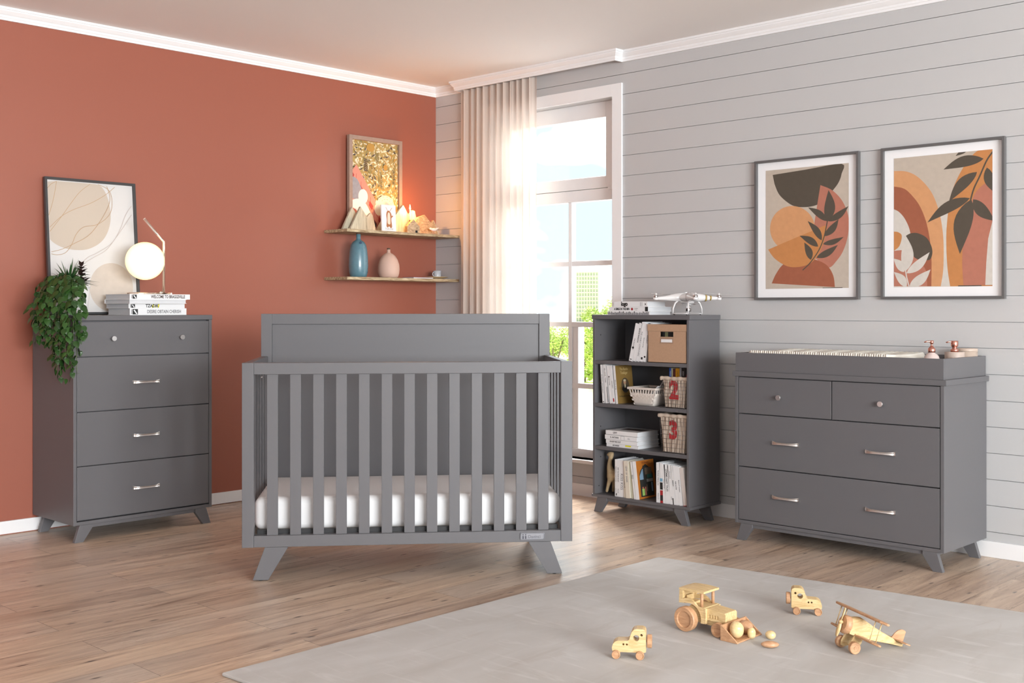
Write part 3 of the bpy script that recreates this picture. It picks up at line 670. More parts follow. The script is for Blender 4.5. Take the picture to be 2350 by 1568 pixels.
sh.append((7, [arc(.72, .72, .19, .115, 0, 360, 30), arc(.58, .77, .10, .075, 0, 360, 20), [(.50, .71), (.52, .66), (.57, .70)]]))
for i in range(9):
    a = -140 + i*28; sh.append((8, stroke(arc(.72, .72, .17 - .0*i, .10, a, a + 12, 4), .003))); sh.append((8, stroke(arc(.73, .72, .12, .07, a, a + 14, 4), .003)))
framed('boxed_picture', 'wooden box frame picturing ochre leaves, a plaid quilt and a curled cat', 'picture', (-.775, -.020, ZS), (0, 0, 0), .437, .611, .026, .026, (0, 0, 0, 0), mat('stained_wood_frame', (.34, .24, .19), rough=.6, var=.15, vscale=60), sh, AM, AM[0])
# wooden mountains, house, card, candle, bird
M_PALE = wood_mat('pale_limed_wood', (.34, .31, .22), (.66, .62, .48), scale=(60, 60, 6), rough=.7)
M_PLY = wood_mat('figured_ply', (.30, .18, .09), (.62, .44, .26), scale=(14, 14, 30), rough=.6, dist=4)
def mountain(label, pts, y, m, th=.016, rz=0):
    tag(MB().prism(pts, 'y', -th/2, th/2).obj('wooden_mountain', m, None, (0, y, ZS), (0, 0, rz), bevel=.001), label, 'ornament', 'wooden mountain cut-outs')
mountain('narrow pale wooden mountain at the left end, half behind its neighbour', [(-.862, 0), (-.80, 0), (-.745, .105), (-.783, .150)], -.075, M_PALE)
mountain('pale limed wooden mountain with twin peaks left of the white card', [(-.835, 0), (-.625, 0), (-.652, .098), (-.668, .118), (-.700, .090), (-.7505, .152)], -.120, M_PALE)
mountain('glowing narrow wooden mountain directly left of the candle, at the back', [(-.60, 0), (-.54, 0), (-.455, .178), (-.475, .1795)], -.085, M_PALE)
mountain('tall wooden mountain with two peaks right behind the candle flame', [(-.575, 0), (-.265, 0), (-.305, .150), (-.325, .154), (-.358, .120), (-.405, .183)], -.125, M_PALE)
mountain('broad wavy grained wooden mountain at the right end with a lower second peak', [(-.352, 0), (-.115, 0), (-.158, .098), (-.181, .078), (-.237, .128), (-.30, .108)], -.145, M_PLY)
mountain('small low wooden mountain nearest the shiplap wall', [(-.19, 0), (-.085, 0), (-.135, .096), (-.142, .098)], -.125, M_PALE)
hs = thing('wooden_house', 'small pale wooden house block with a square door hole under the candle', 'ornament', (-.425, -.196, ZS), math.radians(-22))
hb_ = MB().prism([(0, 0), (.085, 0), (.085, .042), (.0425, .088), (0, .042)], 'y', 0, .045).obj('block', M_PLY, hs, bevel=.001)
MB().box(.055, .070, -.0006, .004, .0, .016).obj('door_hole', M_DARK, hs)
cd = thing('candle', 'lit thin white candle in a small brown socket, glowing on the upper shelf', 'candle', (-.375, -.165, ZS))
MB().lathe([(.008, 0), (.0085, .004), (.004, .006), (.004, .070), (.006, .072), (.006, .086), (.0045, .086)], seg=16).obj('holder', mat('brown_metal', (.10, .035, .025), rough=.4, metal=.5), cd)
MB().lathe([(.0036, .072), (.0034, .150), (.001, .153), (0, .153)], seg=12).obj('wax', mat('candle_wax', (.85, .75, .66), rough=.5, emit=(1, .45, .15), estr=.25), cd)
MB().lathe([(0, .151), (.0040, .156), (.0046, .162), (.0026, .174), (0, .186)], seg=12).obj('flame', mat('flame', (1, .7, .3), emit=(1, .62, .22), estr=60), cd)
bd = thing('porcelain_bird', 'small white porcelain bird standing in front of the broad wooden mountain', 'ornament', (-.205, -.205, ZS))
M_PORC = mat('white_porcelain', (.82, .72, .68), rough=.25)
b = MB(); b.ball((0, 0, .030), (.026, .012, .011), 18, 10); b.ball((-.026, 0, .034), (.009, .008, .008), 12, 8); b.tube([(-.033, 0, .034), (-.043, 0, .040)], [.003, .0005], 8); b.tube([(.018, 0, .034), (.048, 0, .044)], [.007, .002], 8); b.obj('bird_body', M_PORC, bd)
for dx in (-.004, .006): MB().tube([(dx, 0, .022), (dx, 0, 0), (dx - .006, 0, .0008)], .0011, 6).obj('leg', mat('pink_leg', (.6, .2, .15), rough=.5), bd)
cdl = thing('picture_card', 'white card reading TUKONI with a brown stump shape, standing on the upper shelf', 'card', (-.655, -.222, ZS), rot=(-.06, 0, math.radians(-4)))
MB().box(0, .110, 0, .010, 0, .165).obj('board', mat('card_white', (.86, .80, .79), rough=.4), cdl)
b = MB()
text_mb(b, 'TUKONI', .020, frame_M((.055, -.0004, .013), (1, 0, 0), (0, 0, 1)), 0, .0002, .8)
flat(b, spline([(.034, .030), (.044, .022), (.055, .030), (.068, .020), (.078, .030), (.074, .070), (.076, .105), (.060, .128), (.044, .126), (.036, .105), (.038, .070), (.034, .030)], 5), -.0005, 1)
flat(b, spline([(.044, .050), (.055, .042), (.066, .052), (.064, .110), (.050, .116), (.044, .090), (.044, .050)], 5), -.0007, 2)
for s in stroke(spline([(.048, .126), (.040, .140), (.034, .150)], 4), .0012) + stroke(spline([(.064, .126), (.074, .140), (.082, .148)], 4), .0012) + stroke([(.070, .085), (.086, .098)], .004): flat(b, s, -.0008, 1)
b.obj('card_print', [mat('card_grey', (.35, .33, .32), rough=.7), mat('card_brown', (.42, .16, .06), rough=.7, var=.3, vscale=40), mat('card_tan', (.78, .62, .48), rough=.7)], cdl)
cl = bpy.data.lights.new('candle_glow', 'POINT'); cl.energy = 5; cl.color = (1, .42, .10); cl.shadow_soft_size = .008
clo = bpy.data.objects.new('candle_glow', cl); COL.objects.link(clo); clo.location = (-.375, -.178, ZS + .168)
# ------------------------------------------------------------------ top of the tall chest
ZT = 1.0937
M_INK2 = M_INK
def flatbook(label, loc, rz, W, D, T, title=None, tsize=.02, tx=.6, spine='front', logo=False, grp=None, textm=None, sxx=.8, extra=None, cover=None):
    """closed book lying flat; spine faces local -y; x = book height"""
    t = thing('book', label, 'book', loc, rz, grp)
    c = cover or M_COVER
    b = MB(); b.box(0, W, 0, D, 0, .0018); b.box(0, W, 0, D, T-.0018, T)
    if spine == 'front': b.box(0, W, -.0012, .002, 0, T)
    cb = b; nb0 = len(b.v)
    MB().box(.003, W-.003, .002 if spine == 'front' else .004, D-.004, .0018, T-.0018).obj('page_block', M_PAGES, t)
    if title or logo or extra:
        b = cb; b.m = [0]*len(b.m); base = len(b.m)
        if title: text_mb(b, title, tsize, frame_M((W*tx, -.0013, T/2), (1, 0, 0), (0, 0, 1)), 0, .0002, sxx, bold=.0007)
        if logo:
            s = T*.78; x0 = W*.045; b.box(x0, x0+s*1.1, -.0016, -.0012, T*.11, T*.89, 1); b.prism([(x0+s*.2, T*.72), (x0+s*.45, T*.80), (x0+s*1.0, T*.2), (x0+s*.75, T*.16)], 'y', -.0019, -.0016, 2); b.box(x0 - s*.25, x0 - s*.12, -.0015, -.0012, T*.15, T*.85, 0)
        if extra: extra(b, W, T)
        b.m = b.m[:base] + [q + 1 for q in b.m[base:]]
    cb.obj('cover', [c, textm or M_INK, M_INK, M_COVER, mat('yellow_ink', (.75, .70, .02), rough=.6), M_RED], t)
    return t
bx = -2.442; by = -.405; g_ = 'books stacked on the tall chest'
def ext_tz(b, W, T):
    x = W*.33
    for i, (dx, w, h) in enumerate(((0.004, .012, .8), (.016, .004, .5), (.026, .012, .8))): b.prism([(x+dx*1.4+.018, T*.1), (x+dx*1.4+.018+w*.6, T*.1), (x+dx*1.4+.018+w, T*.1+T*h), (x+dx*1.4+.018+w*.4, T*.1+T*h)], 'y', -.0015, -.0011, 3)
zz = ZT
flatbook('book titled DESIRE OBTAIN CHERISH, lowest of the four on the tall chest', (bx + .001, by, zz), 0, .316, .235, .0345, 'DESIRE OBTAIN CHERISH', .0235, .60, logo=True, grp=g_, textm=M_INKG, sxx=.72); zz += .0347
flatbook('white book with yellow and black letters TZADIK, second from the bottom on the tall chest', (bx - .005, by + .001, zz), 0, .312, .245, .0235, 'TZADIK', .022, .41, logo=True, grp=g_, sxx=.9, extra=ext_tz); zz += .0237
flatbook('book lying with its page edges forward, third from the bottom on the tall chest', (bx + .302, by + .233 + .0, zz), PI, .318, .262, .0215, spine='front', grp=g_); zz += .0217
flatbook('book titled WELCOME TO BRAGGSVILLE, topmost, under the lamp', (bx, by - .001, zz), 0, .337, .262, .0265, 'WELCOME TO BRAGGSVILLE', .0225, .63, logo=True, grp=g_, sxx=.66, textm=mat('brown_ink', (.07, .05, .045), rough=.6)); zz += .0267
# globe lamp
M_BRASS = mat('polished_rose_nickel', (.86, .76, .68), rough=.12, metal=1)
lp = thing('globe_table_lamp', 'lit round globe lamp on a thin bent metal stem, standing on the book stack', 'lamp', (-2.291, -.28, zz))
M_GLOBE = mat('lit_opal_glass', (.8, .7, .5), rough=.3, emit=(1, .93, .66), estr=1.05)
_nt = M_GLOBE.node_tree; _lw = nd(_nt, 'ShaderNodeLayerWeight', Blend=.35); _mx = nd(_nt, 'ShaderNodeMix', _data_type='RGBA'); _mx.inputs[6].default_value = (1, .95, .72, 1); _mx.inputs[7].default_value = (1, .60, .18, 1); _nt.links.new(_lw.outputs['Facing'], _mx.inputs[0]); _nt.links.new(_mx.outputs[2], _nt.nodes['Principled BSDF'].inputs['Emission Color'])
MB().ball((0, 0, 1.374 - zz), .0985, 48, 28).obj('globe', M_GLOBE, lp)
MB().tube([(.1065, 0, .004), (.1065, 0, 1.474 - zz), (.104, 0, 1.481 - zz), (-.004, -.0, 1.594 - zz)], .0068, 12).obj('stem', M_BRASS, lp)
MB().tube([(-.085, .03, .0045), (.107, 0, .0060)], .0056, 12).obj('foot_bar', M_BRASS, lp); MB().lathe([(.012, 0), (.012, .002), (0, .002)], (-.08, .03, 0), 20).obj('pad', M_BRASS, lp)
MB().tube([(.107, 0, .0045), (.10, -.09, .0045)], .0042, 12).obj('foot_bar', M_BRASS, lp)
MB().lathe([(0, -.008), (.009, -.008), (.009, .008), (0, .008)], (.088, -.004, .0085), 20, ax='y').obj('switch', mat('nickel_knob', (.7, .66, .62), rough=.25, metal=1), lp)
MB().lathe([(.0, 0), (.012, 0), (.012, .012), (0, .012)], (.0945, 0, 1.374 - zz), 20, ax='x').obj('socket', M_BRASS, lp)
gl_ = bpy.data.lights.new('globe_glow', 'POINT'); gl_.energy = 3.2; gl_.color = (1, .72, .42); gl_.shadow_soft_size = .099
go = bpy.data.objects.new('globe_glow', gl_); COL.objects.link(go); go.location = (-2.291, -.40, 1.36)
bpy.data.objects.remove(go)

# ------------------------------------------------------------------ soap set in the tray  (tray local x -> world -y)
ZD = .8228
M_ROSE = mat('rose_gold', (.62, .30, .24), rough=.3, metal=1)
def disp(label, loc, prof, m, pumpprof, noz, z1, long, grp):
    t = thing('soap_dispenser', label, 'soap dispenser', loc, group=grp)
    MB().lathe(prof, seg=40).obj('bottle', m, t); p = MB().lathe(pumpprof, seg=28).obj('pump', M_ROSE, t)
    MB().tube(noz, [.0042, .004, .0036, .0028][:len(noz)], 12).obj('spout', M_ROSE, p); return t
g_ = 'soap dispensers on the changing tray'
RL = (-.6937*1, .7202, 0)   # towards the left of the room
def sp_(z, l, dz): return [(0, 0, z), (-.6937*l*.3, .7202*l*.3, z + dz*.2), (-.6937*l*.7, .7202*l*.7, z), (-.6937*l, .7202*l, z - dz)]
disp('rounded blush glass soap dispenser with a rose gold pump, nearer the pad', (-.385, -3.632, ZD), [(0, 0), (.026, 0), (.031, .004), (.0345, .03), (.035, .06), (.0335, .085), (.029, .098), (.022, .106), (.0145, .110), (.0145, .114)], mat('blush_glass', (.62, .50, .47), rough=.12, coat=.6), [(.0145, .113), (.0155, .114), (.0155, .130), (.0135, .132), (.0065, .141), (.0045, .142), (.0045, .152), (.0075, .153), (.0085, .154), (.0085, .164), (.006, .1655), (0, .1655)], sp_(.1605, .032, .003), 0, 0, g_)
disp('straight stone soap dispenser with a thick rose gold pump, right of the blush one', (-.212, -3.6605, ZD), [(0, 0), (.042, 0), (.042, .110), (.041, .1115), (0, .1115)], mat('beige_stone', (.46, .37, .32), rough=.45, var=.08, vscale=18), [(.0175, .111), (.0175, .1225), (.0165, .124), (.0105, .124), (.0105, .1345), (.0145, .136), (.0155, .1375), (.0155, .1595), (.014, .161), (0, .161)], sp_(.1555, .038, .002), 0, 0, g_)
jr = thing('stone_jar', 'low round beige stone jar with a lid behind the soap dispensers', 'jar', (-.0675, -3.6555, ZD))
MB().lathe([(0, 0), (.047, 0), (.047, .110), (0, .110)], seg=40).obj('jar_body', mat('sand_stone', (.50, .40, .33), rough=.45, var=.12, vscale=12, stretch=(1, 1, 8)), jr)
MB().lathe([(0, .1105), (.047, .1105), (.0475, .1115), (.0475, .1225), (.046, .124), (0, .124)], seg=40).obj('lid', mat('sand_stone_lid', (.50, .40, .33), rough=.4, var=.1, vscale=12), jr)
# ------------------------------------------------------------------ bookcase contents (local frame of the case: x along the shelf, y into it, z up)
BKM = Matrix.Translation((-.358, -1.690, 0)) @ Matrix.Rotation(-PI/2, 4, 'Z')
def bkloc(x, y, z): return tuple(BKM @ Vector((x, y, z)))
SH = [.8402, .6042, .3677, .0982]
M_BACKC = mat('beige_cover', (.70, .64, .54), rough=.5)
_A=0
def stand(label, shelf, x0, x1, xt, h, d, title=None, tsize=.011, tz=.5, cover=None, tm=None, cat_y=.012, extra=None, front=None, grp='books standing in the bookcase', sx=.8, down=True, title2=None):
    """upright book: foot from x0 to x1, top edge shifted so that its left top corner is at xt"""
    th = x1 - x0; ang = math.atan2(xt - x0, h); T = th*math.cos(ang) - .0006
    # lean right (ang>0): pivot on right bottom corner; lean left: pivot on left bottom corner
    t = thing('book', label, 'book', (0, 0, 0), group=grp)
    c = cover or M_COVER
    if ang >= 0: M = Matrix.Translation((x1, cat_y, SH[shelf])) @ Matrix.Rotation(ang, 4, 'Y') @ Matrix.Translation((-T, 0, 0))
    else: M = Matrix.Translation((x0, cat_y, SH[shelf])) @ Matrix.Rotation(ang, 4, 'Y')
    t.matrix_world = BKM @ M
    H = h/ max(.9, math.cos(ang))
    b = MB(); b.box(0, .0016, 0, d, 0, H); b.box(T-.0016, T, 0, d, 0, H); b.box(0, T, -.001, .0016, 0, H)
    mats = [c, tm or M_INKG, M_RED, M_INK, mat('spine_yellow', (.7, .65, .05), rough=.6) if extra == 'y' else M_INK]
    if title: text_mb(b, title, min(tsize, T*.78), frame_M((T/2, -.0012, H*tz), (0, 0, -1), (1, 0, 0)), 1, .0002, sx, bold=.0002)
    if title2: text_mb(b, title2, T*.5, frame_M((T/2, -.0012, H*.16), (0, 0, -1), (1, 0, 0)), 1, .0002, .8)
    if callable(extra): extra(b, T, H)
    o = b.obj('cover', mats, t)
    MB().box(.0016, T-.0016, .0016, d-.003, .003, H-.003).obj('page_block', M_PAGES, t)
    if front: front(t, T, H, d)
    return t
def chip(mi, z0, z1, f0=.2, f1=.8):
    return lambda b, T, H: b.box(T*f0, T*f1, -.0015, -.001, z0*H, z1*H, mi)
def dots(b, T, H):
    b.box(T*.25, T*.7, -.0015, -.001, .04*H, .06*H, 3); b.lathe([(T*.28, -.0015), (T*.28, -.001)], (T*.5, 0, H*.36), 12, ax='y', m=3)
s0 = 'leaning white books on the top shelf'
stand('white book titled THE SNOW CAT with a round black dot, leftmost on the top shelf', 0, .2426, .2680, .2892, .203, .19, 'THE SNOW CAT', .011, .45, extra=dots, grp=s0, title2=None)
stand('white book titled MARINE SHADOW in bold, second from the left on the top shelf', 0, .2690, .2910, .3139, .206, .18, 'MARINE SHADOW', .012, .68, tm=M_INK, grp=s0)
stand('white book titled THE LONELY LONDONERS, third from the left on the top shelf', 0, .2921, .3108, .3330, .212, .18, 'THE LONELY LONDONERS', .0125, .45, grp=s0, sx=.9)
stand('white book with small print and a yellow mark near its foot, on the top shelf', 0, .3119, .3350, .3499, .204, .18, 'ESSAYS AND LETTERS', .007, .5, grp=s0, extra=lambda b, T, H: b.box(T*.45, T*.95, -.0015, -.001, .06*H, .12*H, 4) or None)
stand('white book titled ANCIENT with a black ball, fifth from the left on the top shelf', 0, .3359, .3570, .3700, .200, .18, 'ANCIENT', .013, .60, grp=s0, extra=lambda b, T, H: b.lathe([(T*.27, -.0015), (T*.27, -.001)], (T*.5, 0, H*.13), 14, ax='y', m=3))
stand('plain white book half hidden behind the brown storage box', 0, .3590, .3755, .3755, .209, .17, grp=s0, cat_y=.03)
# cardboard storage box with lid
M_CARD = mat('brown_cardboard', (.44, .275, .175), rough=.75, var=.10, vscale=120)
sb = thing('storage_box', 'brown cardboard storage box with a hand hole and blank white label', 'storage box', bkloc(0, 0, 0), -PI/2)
X0, X1, Z0, Z1, Y0, Y1 = .3775, .6290, SH[0], 1.0435, .004, .240
b = MB(); hx0, hx1, hz0, hz1 = .4594, .5438, .978, 1.005
b.box(X0, hx0, Y0, Y0+.003, Z0, 1.007); b.box(hx1, X1, Y0, Y0+.003, Z0, 1.007); b.box(hx0, hx1, Y0, Y0+.003, Z0, hz0); b.box(hx0, hx1, Y0, Y0+.003, hz1, 1.007)
b.box(X0, X0+.003, Y0, Y1, Z0, 1.007); b.box(X1-.003, X1, Y0, Y1, Z0, 1.007); b.box(X0, X1, Y1-.003, Y1, Z0, 1.007); b.box(X0, X1, Y0, Y1, Z0, Z0+.003)
b.obj('box_body', M_CARD, sb)
MB().box(X0-.0015, X1, Y0-.0015, Y1+.001, 1.0075, Z1).obj('lid', M_CARD, sb, bevel=.001)
lh = MB().box(.459, .5445, Y0-.0012, Y0, .9425, .9735).obj('label_holder', mat('holder_brown', (.34, .22, .15), rough=.5), sb)
MB().box(.4662, .5372, Y0-.0018, Y0-.0012, .9490, .9650).obj('label_card', M_PAPER, lh)
cols = [((.02, .02, .02), .455, .470, 'black'), ((.19, .19, .10), .471, .491, 'olive'), ((.015, .02, .02), .492, .520, 'dark'), ((.01, .04, .04), .521, .537, 'teal'), ((.02, .02, .025), .538, .552, 'night blue')]
for c, a, e, nm in cols:
    t = thing('book', '%s spined book seen through the hand hole of the storage box' % nm, 'book', bkloc(0, 0, 0), -PI/2, 'books inside the storage box')
    MB().box(a, e, .03, .17, Z0 + .0035, 1.003).obj('cover', mat('box_book_' + nm.replace(' ', '_'), c, rough=.5), t)
    MB().box(a + .002, e - .002, .032, .168, 1.003, 1.0035).obj('page_block', M_PAGES, t)
# second shelf
s1 = 'white books on the second shelf'
stand('thin white book with a small bold title, leftmost on second shelf', 1, .0611, .0760, .0436, .212, .17, 'DO PIGEONS · HOW WE MADE IT', .0085, .5, grp=s1, extra=chip(3, .02, .045))
stand('white book titled SER-ASKER . TUNIS, second on the second shelf', 1, .0815, .1040, .0611, .213, .17, 'SER-ASKER . TUNIS', .012, .72, grp=s1, extra=chip(3, .02, .42, .8, .97))
stand('white book with a dark dot and small title, third on the second shelf', 1, .1121, .1325, .0870, .208, .17, 'STUDIO NOTES', .009, .6, grp=s1, extra=lambda b, T, H: b.lathe([(T*.2, -.0015), (T*.2, -.001)], (T*.6, 0, H*.70), 12, ax='y', m=3))
stand('white book with a bright red chip near its foot, fourth on the second shelf', 1, .1330, .1500, .1080, .208, .17, 'PLAIN SPEECH', .008, .5, grp=s1, extra=chip(2, .05, .14, .3, .8))
M_GOLD = mat('gold_brown_cover', (.22, .135, .04), rough=.35, var=.3, vscale=6); 
def goldfront(t, T, H, d):
    b = MB(); R = lambda y, z: (T + .0004, y, z)
    b.add([R(0, 0), R(d, 0), R(d, H), R(0, H)], [(0, 1, 2, 3)], 0)
    n = 32; e1 = [(T + .0008, d*.52 + d*.235*math.cos(2*PI*i/n), H*.47 + H*.20*math.sin(2*PI*i/n)) for i in range(n)]; b.add(e1, [list(range(n))], 1)
    head = [(T + .0010, d*.50 + d*.075*math.cos(2*PI*i/n), H*.555 + H*.06*math.sin(2*PI*i/n)) for i in range(n)]; b.add(head, [list(range(n))], 2)
    b.add([(T+.0011, d*.50 + d*.08*math.cos(2*PI*i/n), H*.60 + H*.03*math.sin(2*PI*i/n)) for i in range(n)], [list(range(n))], 3)
    b.add([(T+.0010, d*y, H*z) for y, z in ((.30, .36), (.42, .31), (.60, .29), (.70, .36), (.62, .47), (.52, .50), (.40, .46))], [list(range(7))], 4)
    b.add([(T+.0012, d*y, H*z) for y, z in ((.46, .40), (.56, .40), (.54, .50), (.47, .50))], [list(range(4))], 3)
    text_mb(b, 'The Battle', .022, frame_M((T+.0006, d*.5, H*.90), (0, 1, 0), (0, 0, 1)), 5, .0002, .8)
    text_mb(b, 'Trafalgar', .022, frame_M((T+.0006, d*.5, H*.80), (0, 1, 0), (0, 0, 1)), 5, .0002, .8)
    text_mb(b, 'The Biography of Lord Nelson', .011, frame_M((T+.0006, d*.5, H*.19), (0, 1, 0), (0, 0, 1)), 4, .0002, .85)
    b.obj('front_cover', [M_GOLD, mat('oval_shade', (.07, .05, .03), rough=.5), mat('face_tone', (.36, .2, .12), rough=.6), mat('powder_hair', (.42, .36, .24), rough=.7), mat('dark_coat', (.02, .02, .02), rough=.6), mat('gold_lettering', (.48, .36, .16), rough=.4)], t)
stand('gold brown book showing its cover with an oval portrait', 1, .1560, .1700, .1345, .208, .145, 'SELECTED LETTERS', .008, .5, grp=s1, front=goldfront)
# tapered baskets
def taper(b, x0, x1, y0, y1, z0, z1, dx, dyf, dyb, r=.02, n=5, m=0, wall=.004, inner=True):
    """tapered rounded tub: bottom inset by dx at the sides"""
    def ring(t, off):
        a0, a1 = x0 + dx*(1-t) + off, x1 - dx*(1-t) - off; b0, b1 = y0 + dyf*(1-t) + off, y1 - dyb*(1-t) - off; rr = max(.004, r - off)
        pts = []
        for (cx, cy, s) in ((a1-rr, b1-rr, 0), (a0+rr, b1-rr, PI/2), (a0+rr, b0+rr, PI), (a1-rr, b0+rr, 1.5*PI)):
            for k in range(n+1): a = s + k*PI/2/n; pts.append((cx + rr*math.cos(a), cy + rr*math.sin(a), z0 + (z1-z0)*t))
        return pts
    rows = [ring(t, 0) for t in (0, .25, .5, .75, 1)] + ([ring(1, wall), ring(.1, wall)] if inner else [])
    N = len(rows[0]); vs = [p for r_ in rows for p in r_]; fs = []
    for i in range(len(rows)-1):
        for k in range(N): fs.append((i*N+k, i*N+(k+1) % N, (i+1)*N+(k+1) % N, (i+1)*N+k))
    fs.append(list(range(N))[::-1]);
    if inner: fs.append([(len(rows)-1)*N+k for k in range(N)])
    b.add(vs, fs, m, True); return ring
M_WEAVE = mat('white_woven_plastic', (.66, .60, .55), rough=.55)
wb = thing('woven_basket', 'low white woven plastic basket holding magazines, second shelf', 'basket', bkloc(0, 0, 0), -PI/2)
bx0, bx1, by0, by1, bz0, bz1 = .2342, .4280, .006, .205, SH[1], .703
b = MB(); rg_ = taper(b, bx0 + .008, bx1 - .008, by0 + .006, by1 - .004, bz0 + .001, bz0 + .068, .024, .014, .014, wall=.003); b.obj('tub', M_WEAVE, wb)
def side_pts(t, off=0):
    a0, a1 = bx0 + .002 + .034*(1-t) - off, bx1 - .002 - .034*(1-t) + off; b0, b1 = by0 + .002 + .022*(1-t) - off, by1 - .002 - .02*(1-t) + off; return a0, a1, b0, b1, bz0 + (bz1-bz0-.006)*t
wv = MB()
for r_ in range(5):     # woven blocks
    for k in range(13):
        if (k + r_) % 2: continue
        t0, t1 = .04 + r_*.115, .04 + r_*.115 + .105; 
        q0 = side_pts(t0, .0022); q1 = side_pts(t1, .0022); u0, u1 = (k + .02)/13, (k + .98)/13
        P = lambda q, u, dd: (q[0] + (q[1]-q[0])*u, q[2] - dd, q[4])
        for dd0, dd1 in ((0, 0),): wv.add([P(q0, u0, -.004), P(q0, u1, -.004), P(q1, u1, -.004), P(q1, u0, -.004), P(q0, u0 + .012, .001), P(q0, u1 - .012, .001), P(q1, u1 - .012, .001), P(q1, u0 + .012, .001)], [(4, 5, 6, 7), (0, 1, 5, 4), (3, 7, 6, 2), (0, 4, 7, 3), (1, 2, 6, 5)])
    for k in range(11):
        if (k + r_) % 2 == 0: continue
        t0, t1 = .03 + r_*.135, .03 + r_*.135 + .12; q0 = side_pts(t0, .0022); q1 = side_pts(t1, .0022); u0, u1 = (k + .02)/11, (k + .98)/11
        P = lambda q, u, dd: (q[1] + dd, q[2] + (q[3]-q[2])*u, q[4])
        wv.add([P(q0, u0, -.004), P(q0, u1, -.004), P(q1, u1, -.004), P(q1, u0, -.004), P(q0, u0 + .012, .001), P(q0, u1 - .012, .001), P(q1, u1 - .012, .001), P(q1, u0 + .012, .001)], [(4, 5, 6, 7), (0, 1, 5, 4), (3, 7, 6, 2), (0, 4, 7, 3), (1, 2, 6, 5)])
wv.obj('weave', M_WEAVE, wb)
st_ = MB()
for k in range(10):
    u = (k + .5)/10; q0 = side_pts(.62); q1 = side_pts(.96)
    st_.prism([(q0[0] + (q0[1]-q0[0])*u - .0035, q0[4]), (q0[0] + (q0[1]-q0[0])*u + .0035, q0[4]), (q1[0] + (q1[1]-q1[0])*u + .0035, q1[4]), (q1[0] + (q1[1]-q1[0])*u - .0035, q1[4])], 'y', q1[2] + .004, q1[2] + .007)
for k in range(11):
    u = (k + .5)/11; q0 = side_pts(.62); q1 = side_pts(.96); ya = q1[2] + (q1[3]-q1[2])*u
    st_.prism([(ya - .0035, q0[4]), (ya + .0035, q0[4]), (ya + .0035, q1[4]), (ya - .0035, q1[4])], 'x', q1[1] - .009, q1[1] - .006)
st_.obj('stakes', M_WEAVE, wb)
b = MB(); b.tube([(x, y, bz1 - .006) for x, y in [(bx0 + .003, by0 + .003), (bx1 - .003, by0 + .003), (bx1 - .003, by1 - .003), (bx0 + .003, by1 - .003)]], .001, 4, closed=True)
b = MB()
for (a0, a1, c0, c1) in ((bx0, bx1, by0, by0 + .010), (bx0, bx1, by1 - .010, by1), (bx0, bx0 + .010, by0 + .010, by1 - .010), (bx1 - .010, bx1, by0 + .010, by1 - .010)): b.box(a0, a1, c0, c1, bz1 - .013, bz1)
b.obj('rim', M_WEAVE, wb, bevel=.003)
M_MAG = [mat('mag_grey', (.30, .31, .33), rough=.4), mat('mag_dark', (.03, .028, .026), rough=.35), mat('mag_brown', (.16, .09, .05), rough=.4)]
def mag(label, x, y0, ang, L_, D, m, txt=None, tc_=None, zb=.012):
    t = thing('magazine', label, 'magazine', (0, 0, 0), group='magazines in the white basket')
    t.matrix_world = BKM @ Matrix.Translation((x, y0, SH[1] + zb)) @ Matrix.Rotation(ang, 4, 'Y')
    b = MB().box(0, .004, 0, D, 0, L_, 0)
    b.box(-.0006, 0, 0, D, 0, L_, 1)
    if txt:
        for i, s_ in enumerate(txt): text_mb(b, s_, .026, frame_M((-.0008, D*.5, L_ - .018 - i*.024), (0, -1, 0), (0, 0, 1)), 2, .0001, .8)
    b.obj('cover', [M_PAGES, m, tc_ or M_COVER], t)
mag('grey magazine with large lettering, standing at the back of the white basket', .330, .085, .62, .165, .10, M_MAG[0], ['APN', 'DI'], M_INK)
mag('black magazine with white lettering leaning in the white basket', .310, .030, .86, .150, .14, M_MAG[1], ['degen'], M_COVER)
mag('brown magazine lowest in the white basket', .285, .030, 1.02, .135, .14, M_MAG[2])
